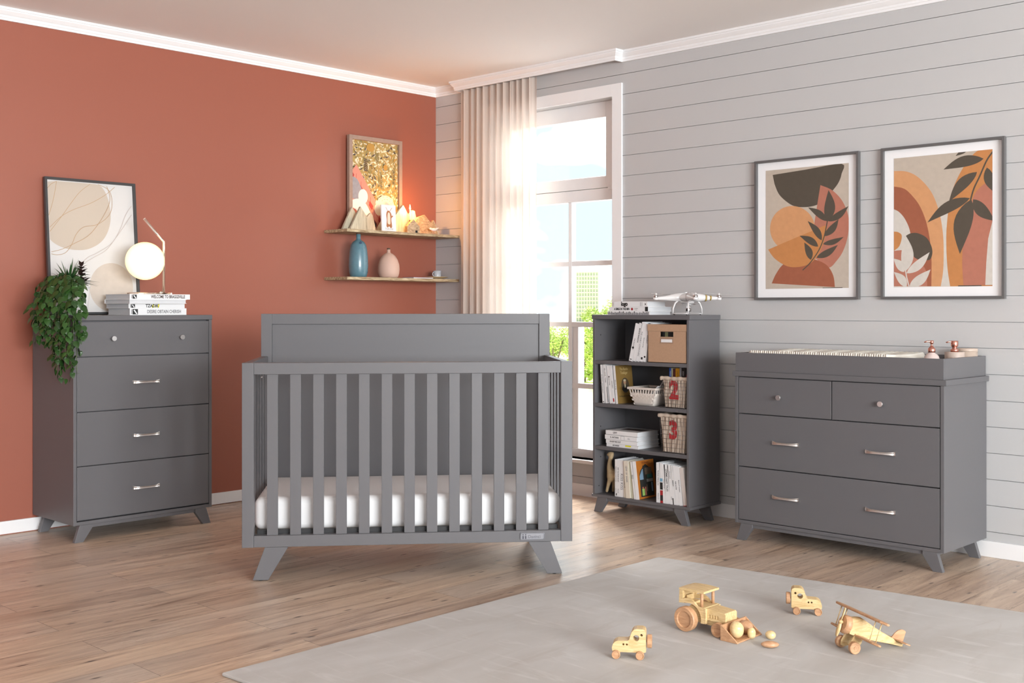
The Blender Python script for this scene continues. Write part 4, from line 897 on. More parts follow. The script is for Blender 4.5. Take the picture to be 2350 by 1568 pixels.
# wire baskets with linen liner
M_WIRE = mat('galvanised_wire', (.30, .27, .25), rough=.4, metal=.8)
M_LINEN = mat('beige_linen', (.52, .42, .34), rough=.9, bump=.5, bscale=300)
def wirebasket(label, x0, x1, z0, z1, num, shelfz, cx, cz, nh):
    t = thing('wire_basket', label, 'basket', bkloc(0, 0, 0), -PI/2, 'numbered wire baskets')
    y0, y1 = .008, .215; dx, dyf = .013, .004
    ze = z1 - .020
    def quad(tt, o=0): return x0 + .012 + dx*(1-tt) - o, x1 - .006 - .016*(1-tt) + o, y0 + .006 + dyf*(1-tt) - o, y1 - .01, z0 + .004 + (ze - z0)*tt
    lin_ = MB()
    def fold(u, v):         # liner: three visible sides, softly pleated
        a0, a1, b0, b1, z = quad(v, -.0035); P = [(a0, b1), (a0, b0), (a1, b0), (a1, b1), (a0, b1)]
        Ls = [abs(P[i+1][0]-P[i][0]) + abs(P[i+1][1]-P[i][1]) for i in range(4)]; s = u*sum(Ls); i = 0
        while i < 3 and s > Ls[i]: s -= Ls[i]; i += 1
        f_ = s/Ls[i]; x = P[i][0] + (P[i+1][0]-P[i][0])*f_; y = P[i][1] + (P[i+1][1]-P[i][1])*f_
        w = .0022*math.sin(u*150 + 2*math.sin(v*5 + u*20)) ; N = [(-1, 0), (0, -1), (1, 0), (0, 1)][i]
        return (x + N[0]*w, y + N[1]*w, z)
    lin_.grid(fold, 220, 12)
    a = quad(0, -.006); lin_.box(a[0], a[1], a[2], a[3], z0 + .004, z0 + .006)
    lo = lin_.obj('liner', M_LINEN, t)
    cf = MB()
    def cuff(u, v):
        a0, a1, b0, b1 = x0, x1, y0, y1 - .004; P = [(a0, b1), (a0, b0), (a1, b0), (a1, b1), (a0, b1)]
        Ls = [abs(P[i+1][0]-P[i][0]) + abs(P[i+1][1]-P[i][1]) for i in range(4)]; s = u*sum(Ls); i = 0
        while i < 3 and s > Ls[i]: s -= Ls[i]; i += 1
        f_ = s/Ls[i]; N = [(-1, 0), (0, -1), (1, 0), (0, 1)][i]
        ang = v*1.5*PI; r = .008; w = .0012*math.sin(u*120) + .001*math.sin(u*47+v*4)
        ox = -.010 + (r + w)*math.sin(ang)*1.0; oz = -.011 + (.010 + w)*math.cos(ang - .0)*1.0
        return (P[i][0] + (P[i+1][0]-P[i][0])*f_ + N[0]*ox, P[i][1] + (P[i+1][1]-P[i][1])*f_ + N[1]*ox, z1 + oz)
    cf.grid(cuff, 200, 10); cf.obj('folded_cuff', M_LINEN, t)
    w_ = MB(); nv = 9
    for k in range(nv+1):
        u = k/nv; a, c = quad(0), quad(1.0); w_.tube([(a[0] + (a[1]-a[0])*u, a[2], a[4]), (c[0] + (c[1]-c[0])*u, c[2], c[4])], .0009, 5)
        if k <= 8:
            u = k/8; w_.tube([(a[1], a[2] + (a[3]-a[2])*u, a[4]), (c[1], c[2] + (c[3]-c[2])*u, c[4])], .0009, 5); w_.tube([(a[0], a[2] + (a[3]-a[2])*u, a[4]), (c[0], c[2] + (c[3]-c[2])*u, c[4])], .0009, 5)
    for k in range(nh+1):
        q = quad(k/nh, .0008); w_.tube([(q[0], q[3], q[4]), (q[0], q[2], q[4]), (q[1], q[2], q[4]), (q[1], q[3], q[4])], .0010, 5)
    for (fx, fy) in ((.025, .02), (x1-x0-.03, .02), (.025, .18), (x1-x0-.03, .18)): w_.lathe([(.003, 0), (.003, .006)], (x0 + fx, y0 + fy, shelfz), 8)
    w_.obj('wire_frame', M_WIRE, t)
    nb_ = MB(); tm_ = (cz - z0)/(ze - z0); q = quad(tm_)
    text_mb(nb_, num, .128, frame_M((cx, q[2] + .0016, cz), (1, 0, 0), (0, dyf*.2, 1)), 0, .0012, .86, bold=.006)
    nb_.box(cx + .000, cx + .0035, q[2] - .0005, q[2] + .0001, cz - .055, cz + .055, 1) if False else None
    nb_.obj('stencilled_number', M_RED, t)
    return t
wirebasket('wire basket numbered 2 with a linen liner, books sticking out', .4524, .6275, SH[1], .770, '2', SH[1], .538, .695, 8)
wirebasket('wire basket numbered 3 with a linen liner, third shelf', .4364, .6280, SH[2], .573, '3', SH[2], .534, .484, 8)
bcol = [('blue', (.02, .08, .35), .4770, .4900, .812), ('cream', (.45, .42, .25), .4905, .4995, .812), ('maroon', (.09, .02, .02), .5010, .5170, .808), ('orange yellow', (.62, .28, .01), .5180, .5430, .812), ('grey and white', (.42, .42, .44), .5440, .5560, .815), ('black with white lettering', (.03, .03, .03), .5570, .5780, .815), ('black with a red wedge', (.015, .015, .018), .5800, .6020, .815)]
for nm, c, a, e, zt in bcol:
    t = thing('book', 'narrow %s book sticking out of wire basket 2' % nm, 'book', bkloc(0, 0, 0), -PI/2, 'books in wire basket 2')
    m = mat('cover_' + nm.replace(' ', '_'), c, rough=.4); b = MB().box(a, e, .060, .19, SH[1] + .01, zt)
    w = e - a
    if 'blue' in nm: text_mb(b, 'winnetou', w*.6, frame_M(((a+e)/2, .0597, zt - .03), (0, 0, 1), (-1, 0, 0)), 1, .0001, 1)
    if 'orange' in nm: text_mb(b, 'LOST', w*.55, frame_M(((a+e)/2, .0597, zt - .03), (0, 0, 1), (-1, 0, 0)), 2, .0001, 1)
    if 'lettering' in nm: text_mb(b, 'HIDE', w*.55, frame_M(((a+e)/2, .0597, zt - .03), (0, 0, 1), (-1, 0, 0)), 1, .0001, 1)
    if 'wedge' in nm: b.prism([(a + .004, zt - .05), (e - .004, zt - .05), (e - .006, zt - .006)], 'y', .0594, .0598, 3)
    b.obj('cover', [m, M_COVER, M_INK, M_RED], t); MB().box(a + .0015, e - .0015, .062, .189, zt, zt + .0004).obj('page_block', M_PAGES, t)
# third shelf: stack of four
g_ = 'books stacked on the third shelf'
def stk(label, x0, x1, z0, z1, y0=.02, d=.20, rz=0, title=None, extra=None):
    p = bkloc(x0, y0, z0); t = flatbook(label, p, -PI/2 + rz, x1 - x0, d, z1 - z0 - .0004, title, (z1-z0)*.55, .3, grp=g_, textm=M_INKG, sxx=.8, extra=extra); return t
stk('white paperback with a yellow chip, lowest of the stack on the third shelf', .086, .3045, SH[2], SH[2] + .017, title='ART MUSEUM', extra=lambda b, W, T: b.box(W*.60, W*.78, -.0016, -.0012, T*.45, T*.9, 3), y0=.016, d=.19, rz=.0)
stk('white book with small titles, second from bottom of the third shelf stack', .080, .2972, SH[2] + .0172, SH[2] + .0385, title='ON SETTING OUT', y0=.018, d=.197)
stk('white book with sketched letters and a boxed emblem, second from top of its stack', .0698, .2915, SH[2] + .0387, SH[2] + .0635, title='K. NATHAN', y0=.022, d=.195, extra=lambda b, W, T: [b.box(W*.50, W*.505, -.0016, -.0012, T*.12, T*.9, 0), b.box(W*.61, W*.615, -.0016, -.0012, T*.12, T*.9, 0), b.box(W*.50, W*.615, -.0016, -.0012, T*.88, T*.92, 0), text_mb(b, 'LLL', T*.6, frame_M((W*.75, -.0013, T/2), (1, 0, 0), (0, 0, 1)), 0, .0002, .8)][0])
tb = stk('white book titled LEWY with a dark cover picture, topmost of its stack', .0732, .2939, SH[2] + .0645, SH[2] + .0885, title='LEWY', y0=.024, d=.19)
MB().box(.045, .19, .07, .15, .0236, .0240).obj('cover_picture', mat('sepia_print', (.07, .045, .03), rough=.4, var=.5, vscale=20), tb)
# bottom shelf
s3 = 'books on the bottom shelf'
stand('thin white book with a small grey title, leftmost on the bottom shelf', 3, .1473, .1620, .1473, .203, .17, 'SOME MODELS OF GRAVITATION', .007, .6, grp=s3, extra=chip(3, .03, .09, .55, .95), title2='RANDOM')
stand('thin white book with a dark small title, second on the bottom shelf', 3, .1625, .1772, .1625, .200, .17, 'BABY TALK FROM THE DAY', .008, .6, tm=M_INK, grp=s3, title2='PENGUIN')
stand('thick white book titled KISS KISS on the bottom shelf', 3, .1776, .2120, .1776, .201, .165, 'KISS KISS', .024, .42, grp=s3, sx=.95)
stand('thin cream book with a dark line of text right of KISS KISS', 3, .2150, .2280, .2110, .196, .165, 'THE UNIVERSE IN A SINGLE ATOM', .007, .5, cover=M_BACKC, tm=M_INK, grp=s3, cat_y=.008)
stand('cream book titled NEWS leaning left on the bottom shelf', 3, .2300, .2600, .2140, .200, .14, 'NEWS  OF  SINGER', .013, .65, cover=M_BACKC, grp=s3, cat_y=.004)
stand('cream green leafy spined book leaning behind NEWS', 3, .2625, .2860, .2450, .196, .16, 'HERBS', .010, .6, cover=mat('pale_green_cover', (.66, .66, .52), rough=.5), grp=s3, tm=mat('leaf_ink', (.16, .20, .06), rough=.6))
M_OR = mat('orange_brown_cover', (.42, .14, .02), rough=.45, var=.25, vscale=30)
def orfront(t, T, H, d):
    b = MB(); x = T + .0004
    b.add([(x, 0, 0), (x, d, 0), (x, d, H), (x, 0, H)], [(0, 1, 2, 3)], 0)
    op = [(.12, .05), (.12, .62), (.20, .74), (.35, .83), (.50, .90), (.65, .83), (.80, .74), (.88, .62), (.88, .05)]
    b.add([(x + .0004, d*u, H*v) for u, v in op][::-1], [list(range(len(op)))[::-1]], 1)
    b.add([(x + .0006, d*u, H*v) for u, v in ((.13, .50), (.40, .50), (.38, .78), (.30, .78), (.13, .60))], [(0, 1, 2, 3, 4)], 2)
    for (u0, u1, v0, v1, m) in ((.34, .44, .30, .86, 3), (.44, .82, .62, .80, 4), (.55, .82, .52, .62, 5), (.50, .86, .42, .50, 6), (.20, .34, .08, .26, 7), (.36, .44, .08, .32, 8), (.46, .52, .18, .36, 4), (.74, .82, .16, .40, 2), (.60, .68, .20, .32, 3), (.22, .30, .26, .31, 8)):
        b.add([(x + .0008, d*a_, H*c_) for a_, c_ in ((u0, v0), (u1, v0), (u1, v1), (u0, v1))], [(0, 1, 2, 3)], m)
    text_mb(b, 'Old Bazaars', .016, frame_M((x + .0004, d*.5, H*.94), (0, 1, 0), (0, 0, 1)), 9, .0001, .8)
    b.obj('front_cover', [M_OR, mat('street_dark', (.025, .025, .022), rough=.5, var=.3, vscale=50), mat('street_sky', (.18, .28, .38), rough=.5), mat('tower_dark', (.03, .03, .03), rough=.5), mat('stone_brown', (.14, .10, .07), rough=.6, var=.4, vscale=60), mat('shop_green', (.03, .13, .12), rough=.5), mat('awning_grey', (.25, .25, .24), rough=.6), mat('lime_cloth', (.30, .48, .12), rough=.6), mat('rose_cloth', (.35, .12, .08), rough=.6), mat('cover_ink', (.15, .02, .01), rough=.6)], t)
stand('white book leaning left against the orange covered book', 3, .2870, .2985, .2600, .200, .17, 'ESSAYS', .009, .6, grp=s3, cat_y=.004)
stand('book with an orange cover picturing a bazaar street through an arch', 3, .3000, .3240, .2740, .203, .155, grp=s3, cat_y=.003, front=orfront)
s4 = 'books at the right end of the bottom shelf'
stand('white book with a light grey title, leftmost of the right hand bottom group', 3, .4290, .4528, .4280, .212, .17, 'The Body of Missing Girl', .010, .62, grp=s4, tm=M_INKG, title2='FRENCH')
def colsp(b, T, H):
    for (v0, v1, m) in ((.0, .06, 2), (.06, .20, 4), (.20, .32, 2), (.34, .52, 3), (.54, .62, 1)): b.box(T*.1, T*.95, -.0015, -.001, v0*H, v1*H, m)
stand('book with a colourful red and black spine near GRIMMS FAIRY TALES', 3, .4532, .4742, .4480, .210, .17, grp=s4, extra=colsp, tm=mat('sky_ink', (.2, .4, .55), rough=.6))
stand('thin white book directly left of GRIMMS FAIRY TALES', 3, .4746, .4905, .4677, .205, .17, 'A SHORT HISTORY', .007, .5, grp=s4)
stand('white book titled GRIMMS FAIRY TALES on the bottom shelf', 3, .4910, .5195, .4760, .206, .17, 'GRIMMS FAIRY TALES', .0155, .60, grp=s4, tm=M_INK, sx=.8)
stand('white book with a grey lower corner right of GRIMMS FAIRY TALES', 3, .5200, .5438, .4990, .204, .17, 'THE COUSINS', .008, .75, grp=s4, extra=chip(3, .0, .16, .75, .98), title2='LIFE')
stand('white book with a bold dark name at the middle of its spine, bottom shelf', 3, .5442, .5560, .5200, .204, .17, 'FIREFIGHT', .011, .55, grp=s4, tm=M_INK)
stand('white book with a heavy title, third from right on the bottom shelf', 3, .5564, .5780, .5330, .204, .17, 'PURE CULTURE', .008, .5, grp=s4, tm=M_INK)
stand('white book titled Madame B, second from right on the bottom shelf', 3, .5784, .6000, .5540, .202, .17, 'Madame B Translated', .009, .5, grp=s4)
stand('pale book leaning left at the right end of the bottom shelf', 3, .6035, .6285, .5760, .198, .17, None, grp=s4, cover=mat('pale_rose_cover', (.66, .60, .57), rough=.5), extra=chip(2, .0, .015, 0, 1))
# camel figurine (rough stone) standing behind the books: continuous skinned body
def skin(name, label, cat, nodes, edges, m, M, sub=2, parent=None):
    me = bpy.data.meshes.new(name); me.from_pydata([n[:3] for n in nodes], edges, []); o = bpy.data.objects.new(name, me); COL.objects.link(o)
    sk = o.modifiers.new('skin', 'SKIN'); ly = me.skin_vertices[0] if len(me.skin_vertices) else None
    if ly is None:
        bm = bmesh.new(); bm.from_mesh(me); bm.verts.layers.skin.verify(); bm.to_mesh(me); bm.free(); ly = me.skin_vertices[0]
    for i, n in enumerate(nodes): ly.data[i].radius = (n[3], n[4] if len(n) > 4 else n[3]); ly.data[i].use_root = (i == 0)
    sb_ = o.modifiers.new('sub', 'SUBSURF'); sb_.levels = sub; sb_.render_levels = sub
    dg = bpy.context.evaluated_depsgraph_get(); dg.update(); me2 = bpy.data.meshes.new_from_object(o.evaluated_get(dg)); bpy.data.objects.remove(o)
    me2.name = name; me2.materials.clear(); me2.materials.append(m)
    for p in me2.polygons: p.use_smooth = True
    o = bpy.data.objects.new(name, me2); COL.objects.link(o)
    if parent: o.parent = parent
    if M: o.matrix_world = M
    if label: tag(o, label, cat)
    return o
nodes = [(0, 0, .090, .030, .022), (.045, 0, .095, .030, .022), (-.022, 0, .100, .026, .020), (-.030, 0, .130, .016), (-.026, 0, .165, .0115), (-.014, 0, .192, .0135), (-.030, 0, .196, .0125), (-.046, 0, .188, .0075),
         (-.018, -.012, .065, .014), (-.028, -.014, .035, .0095), (-.038, -.015, .001, .0078), (-.010, .014, .065, .013), (-.014, .016, .035, .009), (-.018, .016, .001, .0075),
         (.055, -.012, .065, .014), (.058, -.014, .035, .0095), (.062, -.015, .001, .0075), (.058, .014, .065, .014), (.062, .016, .035, .009), (.066, .016, .001, .0075), (.075, 0, .100, .010), (-.006, -.006, .206, .004), (-.006, .006, .206, .004)]
edges = [(0, 1), (0, 2), (2, 3), (3, 4), (4, 5), (5, 6), (6, 7), (0, 8), (8, 9), (9, 10), (0, 11), (11, 12), (12, 13), (1, 14), (14, 15), (15, 16), (1, 17), (17, 18), (18, 19), (1, 20), (5, 21), (5, 22)]
skin('animal_figurine', 'rough tan stone animal figurine with a long neck, standing left of the bottom books', 'figurine', nodes, edges, mat('rough_tan_stone', (.42, .32, .19), rough=.9, var=.3, vscale=60, bump=.8, bscale=120), BKM @ Matrix.Translation((.1010, .060, SH[3] + .0075)) @ Matrix.Diagonal((1.03, 1.03, 1.09, 1)))
# ------------------------------------------------------------------ top of the bookcase
ZB = 1.0932; g_ = 'books on the bookcase top'
def topbook(label, x0, x1, z0, z1, y0, d, **k): return flatbook(label, bkloc(x0, y0, z0), -PI/2, x1 - x0, d, z1 - z0 - .0003, grp=g_, **k)
def people(b, W, T):
    r = random.Random(5); x = .003
    while x < W - .006:
        w = .004 + r.random()*.007; h = T*(.35 + r.random()*.35); b.box(x, x + w*.8, -.0016, -.0012, T*.03, h, 0); b.lathe([(w*.32, -.0018), (w*.32, -.0012)], (x + w*.4, 0, h + w*.25), 8, ax='y', m=1 if r.random() < .6 else 0); x += w
topbook('low book with a spine of tiny printed heads, lowest on the bookcase top', .088, .3775, ZB, ZB + .0185, .022, .19, extra=people, textm=M_INKG)
topbook('book titled A SMILE IN THE MIND with a red dot, on the bookcase', .0991, .3645, ZB + .0187, ZB + .0430, .024, .215, title='A SMILE IN THE MIN', tsize=.0165, tx=.33, sxx=.72, textm=M_INK,
        extra=lambda b, W, T: [b.lathe([(T*.30, -.0016), (T*.30, -.001)], (W*.595, 0, T*.5), 18, ax='y', m=4), b.box(W*.925, W*1.0, -.0015, -.0008, T*.0, T*1.0, 1), text_mb(b, 'B. McAlhone', T*.26, frame_M((W*.70, -.0013, T*.62), (1, 0, 0), (0, 0, 1)), 0, .0001, .8), text_mb(b, 'D. Stuart', T*.26, frame_M((W*.69, -.0013, T*.32), (1, 0, 0), (0, 0, 1)), 0, .0001, .8)][0])
topbook('white book titled logo with an x, topmost on the bookcase', .132, .3625, ZB + .0432, ZB + .0722, .022, .165, title=None,
        extra=lambda b, W, T: [text_mb(b, 'logo', T*1.05, frame_M((W*.32, -.0013, T*.52), (1, 0, 0), (0, 0, 1)), 1, .0002, .85, bold=.0018), b.box(W*.79, W*.797, -.0016, -.0012, T*.12, T*.88, 1), b.box(W*.835, W*.842, -.0016, -.0012, T*.12, T*.88, 1), text_mb(b, 'x', T*.62, frame_M((W*.94, -.0013, T*.52), (1, 0, 0), (0, 0, 1)), 1, .0002, .85, bold=.0008)][0])
# quadcopter
M_DR = mat('drone_white_shell', (.72, .70, .70), rough=.18, coat=.5); M_ALU = mat('motor_aluminium', (.5, .47, .46), rough=.3, metal=1); M_GST = mat('gold_stripe', (.36, .26, .08), rough=.4)
dr_ = thing('quadcopter_drone', 'white quadcopter drone with gold stripes on one arm, standing on the bookcase top', 'drone', bkloc(.553, .118, ZB), -PI/2 + math.radians(4))
def drx(b): return b
b = MB()
def hullf(d): return 1
b.ball((0, 0, .092), (.060, .055, .024), 32, 16)
arms = []
for sx, sy in ((1, 1), (1, -1), (-1, 1), (-1, -1)):
    ex, ey = sx*.120, sy*.120
    b.tube([(sx*.012, sy*.012, .094), (sx*.045, sy*.045, .092), (sx*.085, sy*.085, .0885), (ex, ey, .087), (ex*1.05, ey*1.05, .087)], [.026, .022, .0125, .0085, .006], 12)
    b.lathe([(.0, .079), (.013, .079), (.0145, .083), (.0145, .092), (.0, .092)], (ex, ey, 0), 18)
    arms.append((sx, sy, ex, ey))
rbox(b, -.030, .026, -.030, .034, .060, .088, .010, 4)
b.xf(Matrix.Identity(4)); b.obj('hull', M_DR, dr_)
for (sx, sy, ex, ey) in arms:
    mt = MB().lathe([(.0105, .092), (.0115, .093), (.0115, .103), (.009, .105), (.0, .105)], (ex, ey, 0), 20).obj('motor', M_ALU, dr_)
    MB().lathe([(.005, .105), (.0065, .109), (.005, .114), (0, .1165)], (ex, ey, 0), 16).obj('hub_cap', M_DR, mt)
    pr = MB(); a = .35*sx + .9*sy
    for s in (1, -1):
        c_, s_ = math.cos(a)*s, math.sin(a)*s; n = 8; vs = []
        for i in range(n+1):
            t_ = i/n; L_ = .006 + t_*.092; w = .0075*math.sin(PI*min(1, .15 + t_*.85))**.6 + .001; z = .1085 + .003*t_
            vs += [(ex + c_*L_ - s_*w, ey + s_*L_ + c_*w, z + .0012), (ex + c_*L_ + s_*w*.6, ey + s_*L_ - c_*w*.6, z - .0006), (ex + c_*L_ + s_*w*.6, ey + s_*L_ - c_*w*.6, z - .0002), (ex + c_*L_ - s_*w, ey + s_*L_ + c_*w, z + .0018)]
        fs = [(0, 1, 2, 3), (n*4+3, n*4+2, n*4+1, n*4)]
        for i in range(n):
            for k in range(4): k2 = (k+1) % 4; fs.append((i*4+k, (i+1)*4+k, (i+1)*4+k2, i*4+k2))
        pr.add(vs, fs, 0, True)
    pr.obj('propeller', M_DR, mt)
for q in (.066, .084):
    MB().tube([(q, q, .0898), (q+.0065, q+.0065, .0890)], [.0185, .0175] if q < .07 else [.0138, .0130], 14).obj('stripe', M_GST, dr_)
for sy in (1, -1):
    g = MB()
    for sx in (1, -1): g.tube([(sx*.030, sy*.040, .078), (sx*.040, sy*.058, .062), (sx*.046, sy*.068, .035), (sx*.047, sy*.070, .006)], [.0052, .0045, .004, .0036], 10)
    g.tube([(-.047, sy*.070, .0055), (-.025, sy*.070, .0080), (.025, sy*.070, .0080), (.047, sy*.070, .0055)], .0034, 8)
    go_ = g.obj('landing_leg', M_DR, dr_)
    for sx in (1, -1): MB().lathe([(.0042, 0), (.0042, .0035)], (sx*.038, sy*.070, 0), 10).obj('rubber_foot', M_DARK, go_)
gb = MB().box(-.020, .022, -.022, .022, .050, .0595).obj('gimbal_plate', mat('gimbal_grey', (.45, .44, .44), rough=.4), dr_, bevel=.002)
b = MB(); b.tube([(.006, 0, .050), (.012, 0, .040), (.012, .012, .032), (.010, .016, .026)], .0032, 8); b.obj('gimbal_arm', M_ALU, gb)
b = MB(); rbox(b, -.004, .018, -.012, .010, .018, .036, .003, 2); b.lathe([(.0065, -.016), (.0065, -.011), (0, -.011)], (.007, 0, .027), 14, ax='y', m=1); b.obj('camera_head', [M_ALU, M_DARK], gb)
MB().box(.022, .046, .000, .012, .054, .058).obj('side_bracket', M_ALU, gb, bevel=.001)
# ------------------------------------------------------------------ wooden toys on the rug
ZR = .012
M_TOY = wood_mat('pale_beech_toy', (.60, .41, .185), (.78, .59, .32), scale=(14, 90, 90), rough=.42, knots=.055, knotcol=(.28, .08, .02), kscale=38, dist=1.6, bump=.15)
M_TOY2 = wood_mat('tan_beech_toy', (.46, .245, .125), (.60, .35, .195), scale=(14, 90, 90), rough=.42, knots=.05, knotcol=(.22, .05, .02), kscale=45, dist=1.0, bump=.12)
def wheel(b, x, y0, y1, z, r, dish=.7, dd=.003, out=-1):
    """wheel with axis y; dished face on the 'out' side"""
    if out < 0: prof = [(0, y0 + dd), (r*dish*.96, y0 + dd), (r*dish, y0 + dd*.3), (r*dish + .0008, y0), (r*.93, y0), (r, y0 + r*.08), (r, y1 - r*.08), (r*.93, y1), (0, y1)]
    else: prof = [(0, y0), (r*.93, y0), (r, y0 + r*.08), (r, y1 - r*.08), (r*.93, y1), (r*dish + .0008, y1), (r*dish, y1 - dd*.3), (r*dish*.96, y1 - dd), (0, y1 - dd)]
    prof = [(p[0], p[1]) for p in prof]
    return b.lathe(prof, (x, 0, z), 36, ax='y', smooth=False)
def smooth_w(o):
    for p in o.data.polygons: p.use_smooth = True
    try: o.data.set_sharp_from_angle(angle=math.radians(35))
    except Exception: pass
    return o
def car(label, loc, ang):
    t = thing('toy_car', label, 'toy car', loc, ang, 'wooden toy cars')
    prof = [(.0505, .024), (.0515, .034), (.0480, .0455), (.0415, .0525), (.033, .0560), (.012, .0570), (.001, .0575), (-.004, .062), (-.0075, .074), (-.012, .086), (-.019, .0935), (-.027, .0955), (-.046, .0955), (-.0535, .0920), (-.0565, .084), (-.0570, .060), (-.0565, .023), (-.045, .0205), (.046, .0205)]
    w = .0225
    o = MB().prism(prof, 'y', -w, w).obj('body', M_TOY, t)
    cut = []
    for (x, z, r) in ((-.0255, .0665, .0100), (-.0425, .0765, .0042), (.0150, .0450, .0034), (.0040, .0450, .0034)):
        cut.append(MB().lathe([(r, -.05), (r, .05)], (x, 0, z), 28, ax='y').obj('cut', M_TOY, t))
    boolcut(o, cut)
    md = o.modifiers.new('bevel', 'BEVEL'); md.width = .0042; md.segments = 3; md.limit_method = 'ANGLE'; md.angle_limit = math.radians(70)
    for x in (.038, -.038):
        for s in (-1, 1):
            y0, y1 = (-.0335, -.0235) if s < 0 else (.0235, .0335)
            smooth_w(wheel(MB(), x, y0, y1, .0136, .0136, .78, .0022, s).obj('wheel', M_TOY2, t))
    sp_ = MB().lathe([(0, -.0750), (.019, -.0750), (.0215, -.0735), (.0215, -.0615), (.019, -.0595), (0, -.0595)], (0, 0, .0530), 36, ax='x', smooth=False).obj('spare_wheel', M_TOY2, t); smooth_w(sp_)
    MB().lathe([(.004, -.0600), (.004, -.054)], (0, 0, .053), 12, ax='x').obj('spare_pin', M_TOY2, t)
    for x in (.038, -.038): MB().lathe([(.0028, -.0240), (.0028, .0240)], (x, 0, .0136), 10, ax='y').obj('axle', M_TOY2, t)
    return t
car('pale wooden toy car nearest the crib, nose pointing left', (-2.3405, -3.494, ZR), math.radians(124.3))
car('pale wooden toy car farther back on the rug, nose pointing right', (-1.476, -3.643, ZR), math.radians(-57.8))
# tractor with front bucket: local x forward
tt = thing('toy_tractor', 'wooden toy tractor with big rear wheels, open cab and a front bucket', 'toy tractor', (-1.909, -3.457, ZR), -PI/2)
side = [(-.043, .088), (-.041, .1345), (-.027, .1345), (-.0265, .1035)] + spline([(-.0265, .1035), (-.012, .1085), (.004, .1080), (.020, .1000), (.032, .0895), (.044, .0865), (.061, .0860)], 4) + [(.062, .0315), (.046, .0315)] + arc(0, .043, .0495, .0495, -14, 106, 14)
for nm, (a, e) in (('cab_side', (-.045, -.037)), ('cab_side', (.037, .045))): MB().prism(side, 'y', a, e).obj(nm, M_TOY, tt, bevel=.0012)
b = MB(); b.prism([(.062, .0315), (.062, .086), (.0, .086), (-.02, .060), (-.02, .036), (.0, .0315)], 'y', -.037, .037); b.obj('chassis', M_TOY, tt, bevel=.001)
MB().prism([(-.043, .090), (-.041, .1345), (-.034, .1345), (-.034, .118), (-.036, .090)], 'y', -.037, .037).obj('rear_panel', M_TOY, tt, bevel=.0008)
seat = MB(); seat.box(-.025, .006, -.020, .020, .086, .094); seat.box(-.030, -.024, -.020, .020, .086, .112); seat.obj('seat', M_TOY, tt, bevel=.0015)
def roof(u, v):
    x = -.041 + .103*u; y = -.047 + .094*v; return (x, y, .1445 - .0028*(2*u-1)**2 - .0010*(2*v-1)**2)
b = MB().grid(roof, 10, 6); b.grid(lambda u, v: (-.041 + .103*(1-u), -.047 + .094*v, .1345), 1, 1)
for k in range(10):
    for v in (0, 1):
        p, q = roof(k/10, v), roof((k+1)/10, v); f = [(p[0], p[1], .1345), (q[0], q[1], .1345), q, p]; b.add(f if v == 0 else f[::-1], [(0, 1, 2, 3)])
for u in (0, 1):
    for k in range(6):
        p, q = roof(u, k/6), roof(u, (k+1)/6); f = [(p[0], p[1], .1345), (q[0], q[1], .1345), q, p]; b.add(f[::-1] if u == 0 else f, [(0, 1, 2, 3)])
b.obj('roof', M_TOY, tt)
for y in (-.034, .034): MB().lathe([(.0055, .085), (.0055, .1350)], (.0455, y, 0), 18).obj('roof_post', M_TOY2, tt)
b = MB(); b.prism([(-.045, .0315), (-.045, .0855), (.045, .0855), (.045, .0315)], 'x', .061, .0625); b.prism([(-.045, .033), (-.045, .0855), (-.036, .0855), (-.036, .033)], 'x', .0625, .0626)
hd = MB(); hd.prism([(.0625, .045), (.0625, .0845), (.070, .0845), (.138, .0790), (.1425, .0745), (.1425, .045)], 'y', -.035, .035); ho = hd.obj('hood', M_TOY, tt)
cuts = []
for i in range(4):
    for s in (-1, 1): cuts.append(MB().box(.0745 + i*.0105, .0815 + i*.0105, s*.035 - .0035, s*.035 + .0035, .0540, .0655).obj('cut', M_TOY, tt))
boolcut(ho, cuts); md = ho.modifiers.new('bevel', 'BEVEL'); md.width = .0016; md.segments = 2; md.limit_method = 'ANGLE'; md.angle_limit = math.radians(50)
MB().prism([(-.045, .0315), (-.045, .0855), (-.035, .0840), (-.035, .0330)][::-1], 'x', .0620, .0695).obj('corner_block', M_TOY, tt, bevel=.0012)
MB().prism([(.045, .0315), (.045, .0855), (.035, .0840), (.035, .0330)], 'x', .0620, .0695).obj('corner_block', M_TOY, tt, bevel=.0012)
MB().box(.062, .150, -.028, .028, .026, .0448).obj('lower_frame', M_TOY, tt, bevel=.0015)
for s in (-1, 1):
    y0, y1 = (-.077, -.050) if s < 0 else (.050, .077)
    smooth_w(wheel(MB(), 0, y0, y1, .0425, .0425, .66, .005, s).obj('rear_wheel', M_TOY2, tt))
    y0, y1 = (-.060, -.040) if s < 0 else (.040, .060)
    smooth_w(wheel(MB(), .1235, y0, y1, .0245, .0245, .66, .004, s).obj('front_wheel', M_TOY2, tt))
MB().lathe([(.005, -.052), (.005, .052)], (0, 0, .0425), 12, ax='y').obj('axle', M_TOY2, tt); MB().lathe([(.004, -.042), (.004, .042)], (.1235, 0, .0245), 12, ax='y').obj('axle', M_TOY2, tt)
bu = MB(); bw = .0765
for (a, e) in ((-bw, -bw + .006), (bw - .006, bw)): bu.prism([(.149, .0005), (.149, .0525), (.152, .0525), (.2155, .0035), (.2155, .0005)], 'y', a, e)
bu.box(.1492, .155, -bw + .006, bw - .006, .0005, .052); bu.box(.155, .2150, -bw + .006, bw - .006, .0006, .0058)
bu.obj('bucket', wood_mat('bucket_wood', (.46, .245, .125), (.60, .35, .195), scale=(40, 14, 90), rough=.45, knots=.05, knotcol=(.22, .05, .02), kscale=45), tt, bevel=.0006)
